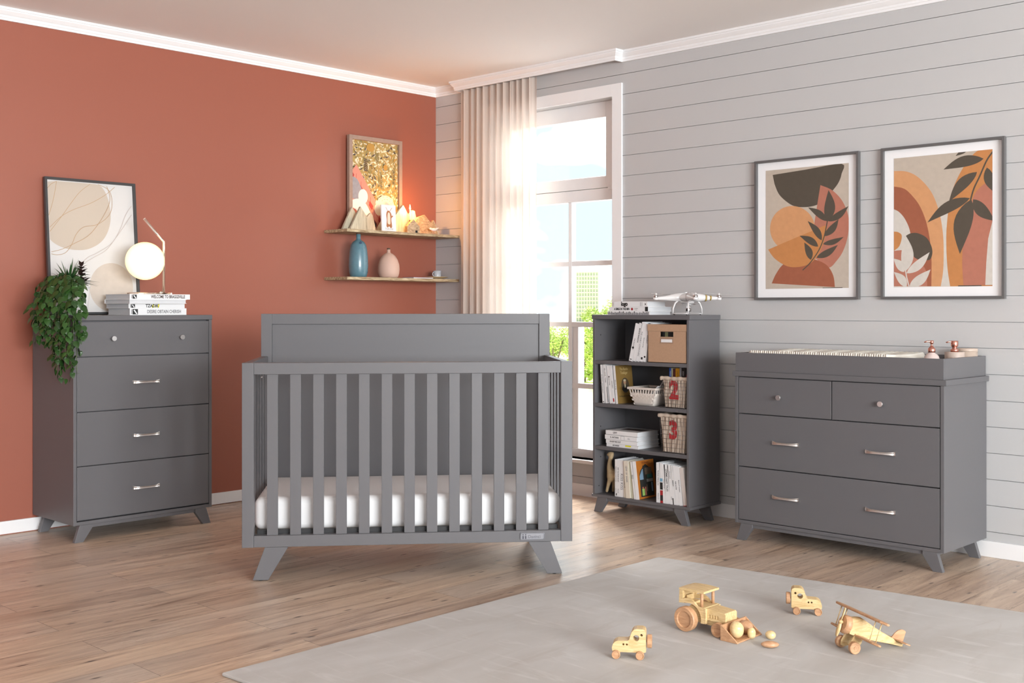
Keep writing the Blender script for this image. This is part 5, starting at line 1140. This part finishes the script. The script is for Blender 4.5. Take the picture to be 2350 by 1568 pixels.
# wooden potatoes / stones, each its own object
def stone(label, c, r, rot, m, fn, seed=0):
    o = MB().ball((0, 0, 0), r, 32, 20, fn=fn).obj('wooden_stone', m, None, c, rot); tag(o, label, 'wooden stone', 'wooden toy stones'); return o
def lump(s, k=.10):
    rr = random.Random(s); ph = [rr.random()*6 for _ in range(6)]
    return lambda d: 1 + k*(math.sin(2.1*d.x + ph[0])*math.cos(2.3*d.y + ph[1]) + .6*math.sin(3.1*d.z + ph[2] + d.x))
M_ST1 = wood_mat('polished_cream_wood', (.70, .50, .24), (.84, .66, .38), scale=(30, 30, 60), rough=.25, knots=.035, knotcol=(.3, .1, .03), kscale=50)
M_ST2 = wood_mat('polished_tan_wood', (.46, .245, .13), (.60, .36, .21), scale=(30, 30, 60), rough=.28, knots=.035, knotcol=(.22, .06, .02), kscale=50)
def W(xl, yl, z): return (-1.909 + yl, -3.457 - xl, ZR + z)
stone('largest cream polished wooden stone lying in the tractor bucket', W(.184, -.031, .0315), (.024, .0235, .026), (0, .1, .3), M_ST1, lambda d: 1 + .16*max(0, d.z) - .10*d.x*d.z)
stone('tan polished wooden stone lying at the far side of the tractor bucket', W(.178, .034, .0285), (.022, .027, .0225), (.3, 0, .2), M_ST2, lump(4, .08))
stone('small cream wooden stone resting over the lip of the tractor bucket', W(.2170, .0085, .0200), (.0150, .0135, .0195), (.15, -.35, 0), M_ST1, lambda d: 1 + .08*abs(d.z))
stone('small round cream wooden stone on the rug beside the bucket', (-1.858, -3.7215, ZR + .0150), (.0175, .0172, .0152), (0, .0, .4), M_ST1, lump(9, .05))
stone('flat tan wooden stone on the rug in front of the round cream one', (-1.942, -3.7700, ZR + .0110), (.0262, .0170, .0112), (0, 0, math.radians(-52)), M_ST2, lambda d: 1 + .14*abs(d.x)**3 - .10*abs(d.y*d.x))
# biplane: pitched frame, u forward along the body, w up; tail rests on the rug
F_ = math.atan2(.504, -.864); PITCH = math.radians(20.5)
pl_ = thing('toy_biplane', 'wooden toy biplane with two wings and a two blade propeller, tail down on the rug', 'toy plane', (-1.791, -3.969, ZR), F_)
PM_ = Matrix.Translation((.0240, 0, .0945)) @ Matrix.Rotation(-PITCH, 4, 'Y')
def pobj(b, n, m, par=pl_, **k): b.xf(PM_); return b.obj(n, m, par, **k)
top = [(-.024, .0225), (-.045, .0300), (-.062, .0340), (-.080, .0300), (-.110, .0215), (-.150, .0130), (-.190, .0060), (-.215, .0020), (-.242, .0010)]
bot = [(-.242, -.0130), (-.190, -.0165), (-.120, -.0240), (-.060, -.0275), (-.024, -.0265)]
def fus():
    b = MB(); us = [-.024, -.035, -.050, -.062, -.080, -.110, -.150, -.190, -.215, -.242]
    def itp(L_, u):
        L_ = sorted(L_)
        for i in range(len(L_)-1):
            if L_[i][0] <= u <= L_[i+1][0]: t = (u-L_[i][0])/(L_[i+1][0]-L_[i][0]); return L_[i][1] + t*(L_[i+1][1]-L_[i][1])
        return L_[0][1] if u < L_[0][0] else L_[-1][1]
    rows = []
    for u in us:
        zt, zb = itp(top, u), itp(bot, u); hw = .0255 + (.0085-.0255)*max(0, min(1, (-u-.06)/.18))
        k = max(0, min(1, (-u - .045)/.03)) * max(0, min(1, (.13 + u)/.04)) if u > -.13 else 0
        rows.append([(u, -hw, zb), (u, hw, zb), (u, hw, zb + (zt-zb)*(.70 if u > -.03 else .74)), (u, hw*.62, zt - .0015), (u, 0, zt), (u, -hw*.62, zt - .0015), (u, -hw, zb + (zt-zb)*(.70 if u > -.03 else .74))])
    vs = [p for r_ in rows for p in r_]; n = 7; fs = [list(range(n)), [(len(rows)-1)*n + k for k in range(n)][::-1]]
    for i in range(len(rows)-1):
        for k in range(n): k2 = (k+1) % n; fs.append((i*n+k, (i+1)*n+k, (i+1)*n+k2, i*n+k2))
    return b.add(vs, fs)
pobj(fus(), 'fuselage', M_TOY, bevel=.002, merge=True)
smooth_w(pobj(MB().lathe([(0, -.004), (.024, -.004), (.0285, -.008), (.0305, -.014), (.0300, -.0235), (0, -.0235)], (0, 0, -.003), 36, ax='x', smooth=False), 'engine_cowl', M_TOY2))
pobj(MB().lathe([(0, .009), (.004, .008), (.005, .004), (.005, -.004)], (0, 0, 0), 16, ax='x'), 'propeller_shaft', M_TOY)
def blade(sg):
    b = MB(); n = 10; vs = []
    for i in range(n+1):
        t = i/n; w = .0035 + .0050*math.sin(PI*min(1, .12 + .85*t)); z = sg*(.002 + .046*t); tw = .9*(1 - t*.6)*sg; c_, s_ = math.cos(tw), math.sin(tw)
        for (a, th) in ((-w, -.0013), (w, -.0013), (w, .0013), (-w, .0013)): vs.append((.003 + a*s_*.6 + th*c_, a*c_ - th*s_, z))
    fs = [(0, 1, 2, 3), (n*4+3, n*4+2, n*4+1, n*4)]
    for i in range(n):
        for k in range(4): k2 = (k+1) % 4; fs.append((i*4+k, (i+1)*4+k, (i+1)*4+k2, i*4+k2))
    return b.add(vs, fs, 0, True)
pr = MB().lathe([(0, .0065), (.0065, .0065), (.0065, -.001), (0, -.001)], (0, 0, 0), 8, ax='x'); pro = pobj(pr, 'propeller_hub', M_TOY)
for sg in (1, -1): pobj(blade(sg), 'blade', M_TOY, pro)
def wing(hs, u0, ch, w, th):
    b = MB(); pts = []
    for s in (1, -1):
        a = [(u0 + ch/2 - .002, .0), (u0 + ch/2, hs*.6), (u0 + ch*.40, hs*.86), (u0 + ch*.10, hs), (u0 - ch*.15, hs*.985), (u0 - ch*.42, hs*.85), (u0 - ch/2, hs*.6), (u0 - ch/2, 0)]
        pts += a if s == 1 else [(x, -y) for x, y in a[::-1]][1:-1]
    return b.prism(pts, 'z', w - th/2, w + th/2)
pobj(wing(.148, -.062, .044, .0475, .0075), 'upper_wing', M_TOY2, bevel=.003)
pobj(wing(.140, -.062, .042, -.0240, .0065), 'lower_wing', M_TOY2, bevel=.0026)
for y in (-.098, .098):
    for u in (-.050, -.074): pobj(MB().tube([(u, y, -.021), (u, y, .044)], .0018, 8), 'strut', M_TOY)
fin = [(-.196, .004), (-.203, .020), (-.212, .033), (-.224, .0400), (-.236, .0405), (-.2425, .0370), (-.2425, .002), (-.196, .004)][:-1]
pobj(MB().prism(fin, 'y', -.0028, .0028), 'rudder', M_TOY2, bevel=.001)
pobj(MB().prism([(-.203, 0), (-.209, .035), (-.218, .052), (-.232, .054), (-.242, .046), (-.242, -.046), (-.232, -.054), (-.218, -.052), (-.209, -.035)], 'z', .0005, .0045), 'tailplane', M_TOY2, bevel=.001)
for s in (-1, 1):
    pts = [(-.012, .062), (-.004, .050), (.012, .028), (.013, .013), (.006, .008), (-.008, .008), (-.022, .014), (-.034, .030), (-.040, .048)]
    MB().prism(pts, 'y', s*.024 - .003, s*.024 + .003).obj('landing_leg', M_TOY, pl_, bevel=.0014)
    y0, y1 = (-.0470, -.0320) if s < 0 else (.0320, .0470)
    prof = [(0, y1 + .0008), (.006, y1 + .0008), (.0063, y1 - .001), (.010, y1 - .001), (.0105, y1), (.0175, y1), (.0195, y1 - .002), (.0195, y0 + .002), (.0175, y0), (0, y0)]
    if s < 0: prof = [(r, -h) for r, h in [(0, .0478), (.006, .0478), (.0063, .046), (.010, .046), (.0105, .0470), (.0175, .0470), (.0195, .045), (.0195, .034), (.0175, .032), (0, .032)]]
    smooth_w(MB().lathe(prof, (.0015, 0, .0195), 32, ax='y', smooth=False).obj('wheel', M_TOY2, pl_))
MB().lathe([(.0022, -.034), (.0022, .034)], (.0015, 0, .0195), 10, ax='y').obj('axle', M_TOY, pl_)
# ------------------------------------------------------------------ plants on the tall chest
def leafmat(name, c1, c2, rough=.35):
    m, nt, b = newmat(name); L = nt.links; g = nd(nt, 'ShaderNodeNewGeometry'); r = nd(nt, 'ShaderNodeMix', _data_type='RGBA'); r.inputs[6].default_value = (*c1, 1); r.inputs[7].default_value = (*c2, 1)
    L.new(g.outputs['Random Per Island'], r.inputs[0]); L.new(r.outputs[2], b.inputs['Base Color']); b.inputs['Roughness'].default_value = rough; b.inputs['Subsurface Weight'].default_value = 0; return m
M_LEAF = leafmat('pothos_leaf', (.010, .040, .007), (.038, .105, .020)); M_STEM = mat('green_stem', (.09, .14, .04), rough=.6)
M_SPIKE = leafmat('spider_leaf', (.015, .055, .015), (.04, .11, .03)); M_PURP = leafmat('purple_leaf', (.045, .022, .022), (.09, .055, .040))
M_POT = mat('white_pot', (.80, .79, .79), rough=.5)
def heart(b, p, d, n, L_, W_, fold=.25, m=0):
    """heart shaped leaf from p along d, face normal n"""
    d = d.normalized(); s = d.cross(n).normalized(); n = s.cross(d).normalized()
    prof = [(0, 0), (.02, .28), (.14, .46), (.32, .50), (.55, .40), (.78, .20), (1, 0)]
    vs = []; mid = []
    for t, w in prof:
        t2 = t - (.10 if 0 < t < .1 else 0); dr = -n*(L_*.22*t*t)
        c = p + d*(L_*t2) + dr; mid.append(c); vs += [c + s*(W_*w) - n*(W_*w*fold), c, c - s*(W_*w) - n*(W_*w*fold)]
    fs = []
    for i in range(len(prof)-1): fs += [(i*3, i*3+1, i*3+4, i*3+3), (i*3+1, i*3+2, i*3+5, i*3+4)]
    b.add(vs, fs, m, True)
rnd = random.Random(21)
pA = Vector((-2.7065, -.302, 1.0937))
pp = thing('trailing_plant', 'dark green trailing heart leaved plant in a white pot, hanging over the chest corner', 'plant', tuple(pA))
MB().lathe([(0, 0), (.030, 0), (.033, .004), (.0435, .125), (.0480, .128), (.0485, .142), (.0455, .142), (.041, .125), (0, .120)], seg=40).obj('pot', M_POT, pp)
MB().lathe([(.0410, .1255), (0, .128)], seg=20).obj('soil', mat('potting_soil', (.03, .02, .015), rough=1), pp)
stems = MB(); lv = MB()
def clear_chest(q):     # keep foliage outside the chest body
    w = q + pA
    if w.z < 1.100 and w.x > -2.775 and w.y > -.475:
        if (w.x + 2.775) < (-.475 - w.y)*-1: q.x = -2.775 - pA.x - rnd.random()*.01
        else: q.y = -.478 - pA.y - rnd.random()*.01
    w = q + pA
    if w.y > -.05: q.y = -.05 - pA.y
    return q
def vine(a, out, hang, side, drop, n=15, ls=1.0):
    st = Vector((.03*math.cos(a), .03*math.sin(a), .128)); pts = [st]
    rim = Vector((.06*math.cos(a), .06*math.sin(a), .150 + rnd.random()*.03)); tgt = Vector((hang[0], hang[1], rim.z - .10))
    ctr = [st, rim, Vector(((rim.x + hang[0])/2, (rim.y + hang[1])/2, rim.z - .01)), tgt, Vector((hang[0] + side[0]*.5, hang[1] + side[1]*.5, -drop*.45)), Vector((hang[0] + side[0], hang[1] + side[1], -drop))]
    P = []
    for i in range(len(ctr)-1):
        p0 = ctr[max(i-1, 0)]; p1 = ctr[i]; p2 = ctr[i+1]; p3 = ctr[min(i+2, len(ctr)-1)]
        for k in range(6):
            t = k/6; P.append(.5*((2*p1) + (p2-p0)*t + (2*p0-5*p1+4*p2-p3)*t*t + (3*p1-p0-3*p2+p3)*t**3))
    P.append(ctr[-1]); P = [clear_chest(q.copy()) for q in P]
    stems.tube(P, .0011, 5)
    step = max(1, len(P)//n)
    for i in range(2, len(P)):
        for _ in range(1 if rnd.random() < .80 else 2):
            p = P[i] + Vector((rnd.uniform(-.012, .012), rnd.uniform(-.012, .012), rnd.uniform(-.012, .012)))
            an = rnd.uniform(0, 2*PI); o = Vector((math.cos(an) - .35, math.sin(an) - .25, 0)); pet = p + o.normalized()*rnd.uniform(.010, .028) + Vector((0, 0, rnd.uniform(-.004, .014)))
            pet = clear_chest(pet); stems.tube([p, pet], .0007, 4)
            s = ls*(1 - .35*i/len(P)); L_ = rnd.uniform(.036, .056)*s; d = Vector((o.x*.55, o.y*.55, -rnd.uniform(.5, 1.3))); tip = pet + d.normalized()*L_
            if clear_chest(tip.copy()) != tip: d = Vector((min(d.x, -.1), min(d.y, -.1), d.z - .6))
            heart(lv, pet, d, Vector((o.x - .4, o.y - .4, .5)), L_, L_*.82, rnd.uniform(.05, .35))
H = lambda x, y: (x + 2.7065 - 0, y + .302)
for (a, hx, hy, sx, sy, dr) in ((-2.9, -2.825, -.31, -.01, .0, .10), (2.9, -2.85, -.27, .0, -.02, .14), (-2.6, -2.80, -.36, .005, -.03, .245), (-2.5, -2.805, -.40, .0, -.03, .30), (-2.2, -2.795, -.43, .0, -.03, .20), (-2.0, -2.785, -.46, .01, -.02, .29),
        (-1.8, -2.765, -.492, .01, .0, .27), (-1.6, -2.740, -.495, .0, .0, .12), (-1.4, -2.735, -.490, .0, -.01, .10), (-3.1, -2.83, -.33, .02, -.03, .19), (-2.35, -2.81, -.38, .0, -.02, .26), (-2.7, -2.84, -.34, .01, -.02, .07),
        (2.6, -2.84, -.22, 0, 0, .03), (-2.1, -2.79, -.45, .0, -.01, .10), (-1.9, -2.77, -.485, 0, 0, .18), (-2.45, -2.80, -.41, 0, -.01, .14), (-2.8, -2.815, -.36, 0, 0, .20)):
    h_ = (hx + 2.7065, hy + .302); vine(a, 0, h_, (sx, sy), dr)
for i in range(34):       # upper crown
    a = rnd.uniform(-PI, PI); r_ = rnd.uniform(.01, .085); z_ = .150 + rnd.uniform(0, .050)*(1 - r_/.1) ; p = Vector((r_*math.cos(a), r_*math.sin(a), z_)); stems.tube([Vector((p.x*.25, p.y*.25, .127)), p], .0009, 4)
    if p.y > .17 or p.x > .055: continue
    heart(lv, p, Vector((math.cos(a), math.sin(a), rnd.uniform(-.9, .15))), Vector((math.cos(a)*.3, math.sin(a)*.3, 1)), rnd.uniform(.040, .062), rnd.uniform(.032, .048), .2)
stems.obj('vines', M_STEM, pp); lv.obj('foliage', M_LEAF, pp)
sk = MB()
for i in range(46):
    a = rnd.uniform(0, 2*PI); el = rnd.uniform(.25, 1.5); L_ = rnd.uniform(.10, .165); d = Vector((math.cos(a)*math.cos(el), math.sin(a)*math.cos(el), math.sin(el))); s = d.cross(Vector((0, 0, 1))).normalized(); n = s.cross(d)
    base = Vector((.004*math.cos(a), .004*math.sin(a), .145)); vs = []
    for k in range(7):
        t = k/6; w = .0052*math.sin(PI*(.18 + .82*t)); dr = Vector((0, 0, -L_*.35*t*t*math.cos(el))); c = base + d*(L_*t) + dr
        vs += [c + s*w + n*w*.5, c, c - s*w + n*w*.5]
    fs = []
    for k in range(6): fs += [(k*3, k*3+1, k*3+4, k*3+3), (k*3+1, k*3+2, k*3+5, k*3+4)]
    sk.add(vs, fs, 0, True)
sk.obj('spiky_leaves', M_SPIKE, pp)
pB = Vector((-2.597, -.200, 1.0937))
ps = thing('purple_succulent', 'small purple brown leaved plant in a fluted white flower pot beside the leaning picture', 'plant', tuple(pB))
b = MB(); prof = [(0, 0), (.027, 0), (.0285, .003), (.030, .020), (.0385, .095), (.0415, .120), (.0430, .140), (.0465, .142), (.0465, .150), (.0435, .150), (.040, .140), (0, .134)]
n = len(prof); seg = 64; vs = []
for k in range(seg):
    for r_, h in prof: q = 1 + (.022*(1 if k % 4 < 2 else -1) if .015 < h < .125 else 0); vs.append((r_*q*math.cos(2*PI*k/seg), r_*q*math.sin(2*PI*k/seg), h))
b.add(vs, [(k*n+i, ((k+1) % seg)*n+i, ((k+1) % seg)*n+i+1, k*n+i+1) for k in range(seg) for i in range(n-1)], 0, True); b.obj('fluted_pot', M_POT, ps)
b = MB(); st = MB(); st.tube([(0, 0, .134), (.004, 0, .19), (.002, .002, .255)], .003, 8); st.tube([(0, 0, .134), (-.018, -.004, .165), (-.028, -.006, .195)], .002, 6)
for cx, cy, zz_, nl, L_ in ((0, 0, .160, 7, .034), (.003, 0, .180, 8, .032), (.004, 0, .200, 8, .030), (.003, 0, .218, 8, .028), (.003, 0, .236, 7, .024), (.002, .002, .250, 6, .022), (-.022, -.005, .178, 6, .026), (-.028, -.006, .195, 6, .022), (.012, -.01, .170, 5, .030)):
    for k in range(nl):
        a = 2*PI*k/nl + zz_*31; el = rnd.uniform(.15, .8) if zz_ < .245 else rnd.uniform(.7, 1.3)
        heart(b, Vector((cx, cy, zz_)), Vector((math.cos(a)*math.cos(el), math.sin(a)*math.cos(el), math.sin(el))), Vector((-math.cos(a)*math.sin(el), -math.sin(a)*math.sin(el), math.cos(el))), L_*1.45, L_*.95, -.15)
st.obj('stem', mat('purple_stem', (.10, .05, .05), rough=.6), ps); b.obj('purple_leaves', M_PURP, ps)
g = MB()
for k in range(9): a = 2*PI*k/9; heart(g, Vector((.012*math.cos(a), .012*math.sin(a), .145)), Vector((math.cos(a), math.sin(a), .35)), Vector((0, 0, 1)), .036, .024, .1)
g.obj('green_leaves', M_LEAF, ps)

# ------------------------------------------------------------------ outside the window
cam.clip_end = 3000
GZ = -9.5
M_GRASS = mat('sunlit_lawn', (.62, .72, .22), rough=.9, var=.25, vscale=.08)
tag(MB().box(96, 700, -300, 900, GZ - .2, GZ).obj('lawn', M_GRASS), kind='structure')
tag(MB().box(1.0, 96, -150, 300, GZ - .2, GZ - .02).obj('paved_ground', mat('pale_paving', (.75, .74, .72), rough=.9)), kind='structure')
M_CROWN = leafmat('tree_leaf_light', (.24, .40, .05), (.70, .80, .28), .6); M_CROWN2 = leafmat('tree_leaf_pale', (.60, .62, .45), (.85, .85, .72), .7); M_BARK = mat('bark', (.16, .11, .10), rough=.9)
def tree(label, x, y, zt, zb_, r, m, seed, n=900, ls=.34, trunk=.35):
    t = thing('tree', label, 'tree', (x, y, GZ), group='trees seen through the window')
    rr = random.Random(seed); tb = MB(); tb.tube([(0, 0, 0), (.1, 0, (zb_ - GZ)*.6), (0, .1, zb_ - GZ + r*.6)], [trunk, trunk*.75, trunk*.4], 8)
    cl = []
    for i in range(9):
        a = rr.uniform(0, 2*PI); q = rr.uniform(.25, .75)*r; z = rr.uniform(zb_, zt - r*.35) - GZ; cl.append((q*math.cos(a), q*math.sin(a), z, rr.uniform(.38, .6)*r)); tb.tube([(0, 0, (zb_ - GZ)*.75), (q*.8*math.cos(a), q*.8*math.sin(a), z)], [trunk*.45, trunk*.15], 6)
    cl.append((0, 0, (zt + zb_)/2 - GZ, r*.7)); tb.obj('trunk', M_BARK, t); b = MB()
    for i in range(n):
        c = rr.choice(cl); d = Vector((rr.gauss(0, 1), rr.gauss(0, 1), rr.gauss(0, 1))).normalized(); q = c[3]*rr.uniform(.55, 1.0); p = Vector(c[:3]) + d*q; p.z = min(p.z, zt - GZ)
        u = Vector((rr.gauss(0, 1), rr.gauss(0, 1), rr.gauss(0, .6))).normalized(); v = u.cross(d + Vector((.1, .2, .3))).normalized(); s = ls*rr.uniform(.6, 1.3)
        b.add([p - u*s, p - v*s*.55, p + u*s, p + v*s*.55], [(0, 1, 2, 3)])
    b.obj('crown', m, t); return t
tree('bright green leafy tree outside the right hand panes of the window', 111.2, 89.6, 1.9, -6.3, 3.5, M_CROWN, 1, 7000, .16, .45)
tree('pale yellow green tree outside the left hand panes of the window', 114.0, 101.0, 1.0, -7.6, 3.3, M_CROWN, 2, 5000, .17)
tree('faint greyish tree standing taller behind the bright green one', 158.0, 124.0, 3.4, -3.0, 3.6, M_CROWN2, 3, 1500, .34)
tree('pale tree outside the leftmost visible pane, half behind the crib headboard', 97.5, 89.4 + 2, -.6, -8.0, 2.6, M_CROWN, 4, 1200, .30)
tree('low pale green tree between the two bigger trees', 120.0, 100.5, -1.2, -8.4, 2.6, M_CROWN, 5, 1200, .30)
bd_ = thing('apartment_tower', 'distant pale high rise with rows of balconies above the trees', 'building', (687, 573, GZ), math.radians(20))
M_BW = mat('hazed_tower_white', (.95, .95, .95), rough=.8); M_BWIN = mat('hazed_tower_glass', (.52, .58, .66), rough=.8)  # outdoor haze is put into these paled tower colours
MB().box(-11, 11, -9, 9, 0, 39).obj('tower_body', M_BWIN, bd_)
for i in range(12):
    z = 3.2*i + 3; MB().box(-12, 12, -10, 10, z, z + .9).obj('balcony_row', M_BW, bd_)
w_ = MB()
for i in range(9):
    x = -11.6 + i*2.9; w_.box(x - .35, x + .35, -9.9, -9.2, 0, 39); w_.box(-11.9, -11.2, -9.6 + i*2.3, -9.0 + i*2.3, 0, 39)
w_.obj('fins', M_BW, bd_); MB().box(-3, 3, -3, 3, 39, 42).obj('roof_house', M_BW, bd_)
# ------------------------------------------------------------------ world and light
wd = bpy.data.worlds.new('world'); S.world = wd; wd.use_nodes = True; nt = wd.node_tree; L = nt.links
bg = nt.nodes['Background']; tc = nd(nt, 'ShaderNodeTexCoord'); mp = nd(nt, 'ShaderNodeMapping'); mp.inputs['Scale'].default_value = (1.6, 1.6, 2.6); L.new(tc.outputs['Generated'], mp.inputs['Vector'])
n = nd(nt, 'ShaderNodeTexNoise', Scale=2.6, Detail=4.0, Roughness=.5); L.new(mp.outputs[0], n.inputs['Vector'])
r = nd(nt, 'ShaderNodeValToRGB'); r.color_ramp.elements[0].position = .44; r.color_ramp.elements[1].position = .56
r.color_ramp.elements[0].color = (.095, .155, .19, 1); r.color_ramp.elements[1].color = (1, .98, .95, 1)
L.new(n.outputs['Fac'], r.inputs[0])
sx_ = nd(nt, 'ShaderNodeSeparateXYZ'); L.new(tc.outputs['Generated'], sx_.inputs[0])
m1 = nd(nt, 'ShaderNodeMapRange', _interpolation_type='SMOOTHSTEP'); L.new(sx_.outputs[0], m1.inputs[0]); m1.inputs[1].default_value = .0; m1.inputs[2].default_value = .45; m1.inputs[3].default_value = 0; m1.inputs[4].default_value = 1
mx = nd(nt, 'ShaderNodeMix', _data_type='RGBA'); L.new(m1.outputs[0], mx.inputs[0]); mx.inputs[6].default_value = (.098, .100, .104, 1); L.new(r.outputs[0], mx.inputs[7])
L.new(mx.outputs[2], bg.inputs[0]); bg.inputs[1].default_value = 9.0
def area(name, loc, tgt, sx, sy, power, col=(1, 1, 1), spread=180):
    l = bpy.data.lights.new(name, 'AREA'); l.shape = 'RECTANGLE'; l.size = sx; l.size_y = sy; l.energy = power; l.color = col; l.spread = math.radians(spread)
    o = bpy.data.objects.new(name, l); COL.objects.link(o); o.location = loc; o.rotation_euler = (Vector(tgt) - Vector(loc)).to_track_quat('-Z', 'Y').to_euler(); return o
area('soft_key_light', (-5.2, -12.3, 1.7), (-2.2, -2.0, .7), 5.0, 1.7, 1020, (.93, .975, 1))  # added soft key light behind the camera; no window is built there
sl = bpy.data.lights.new('sun', 'SUN'); sl.energy = 9; sl.angle = math.radians(14); sl.color = (1, .95, .9)
so = bpy.data.objects.new('sun', sl); COL.objects.link(so); so.location = (3, 3, 5); so.rotation_euler = Vector((-.62, -.79, -1.15)).to_track_quat('-Z', 'Y').to_euler()
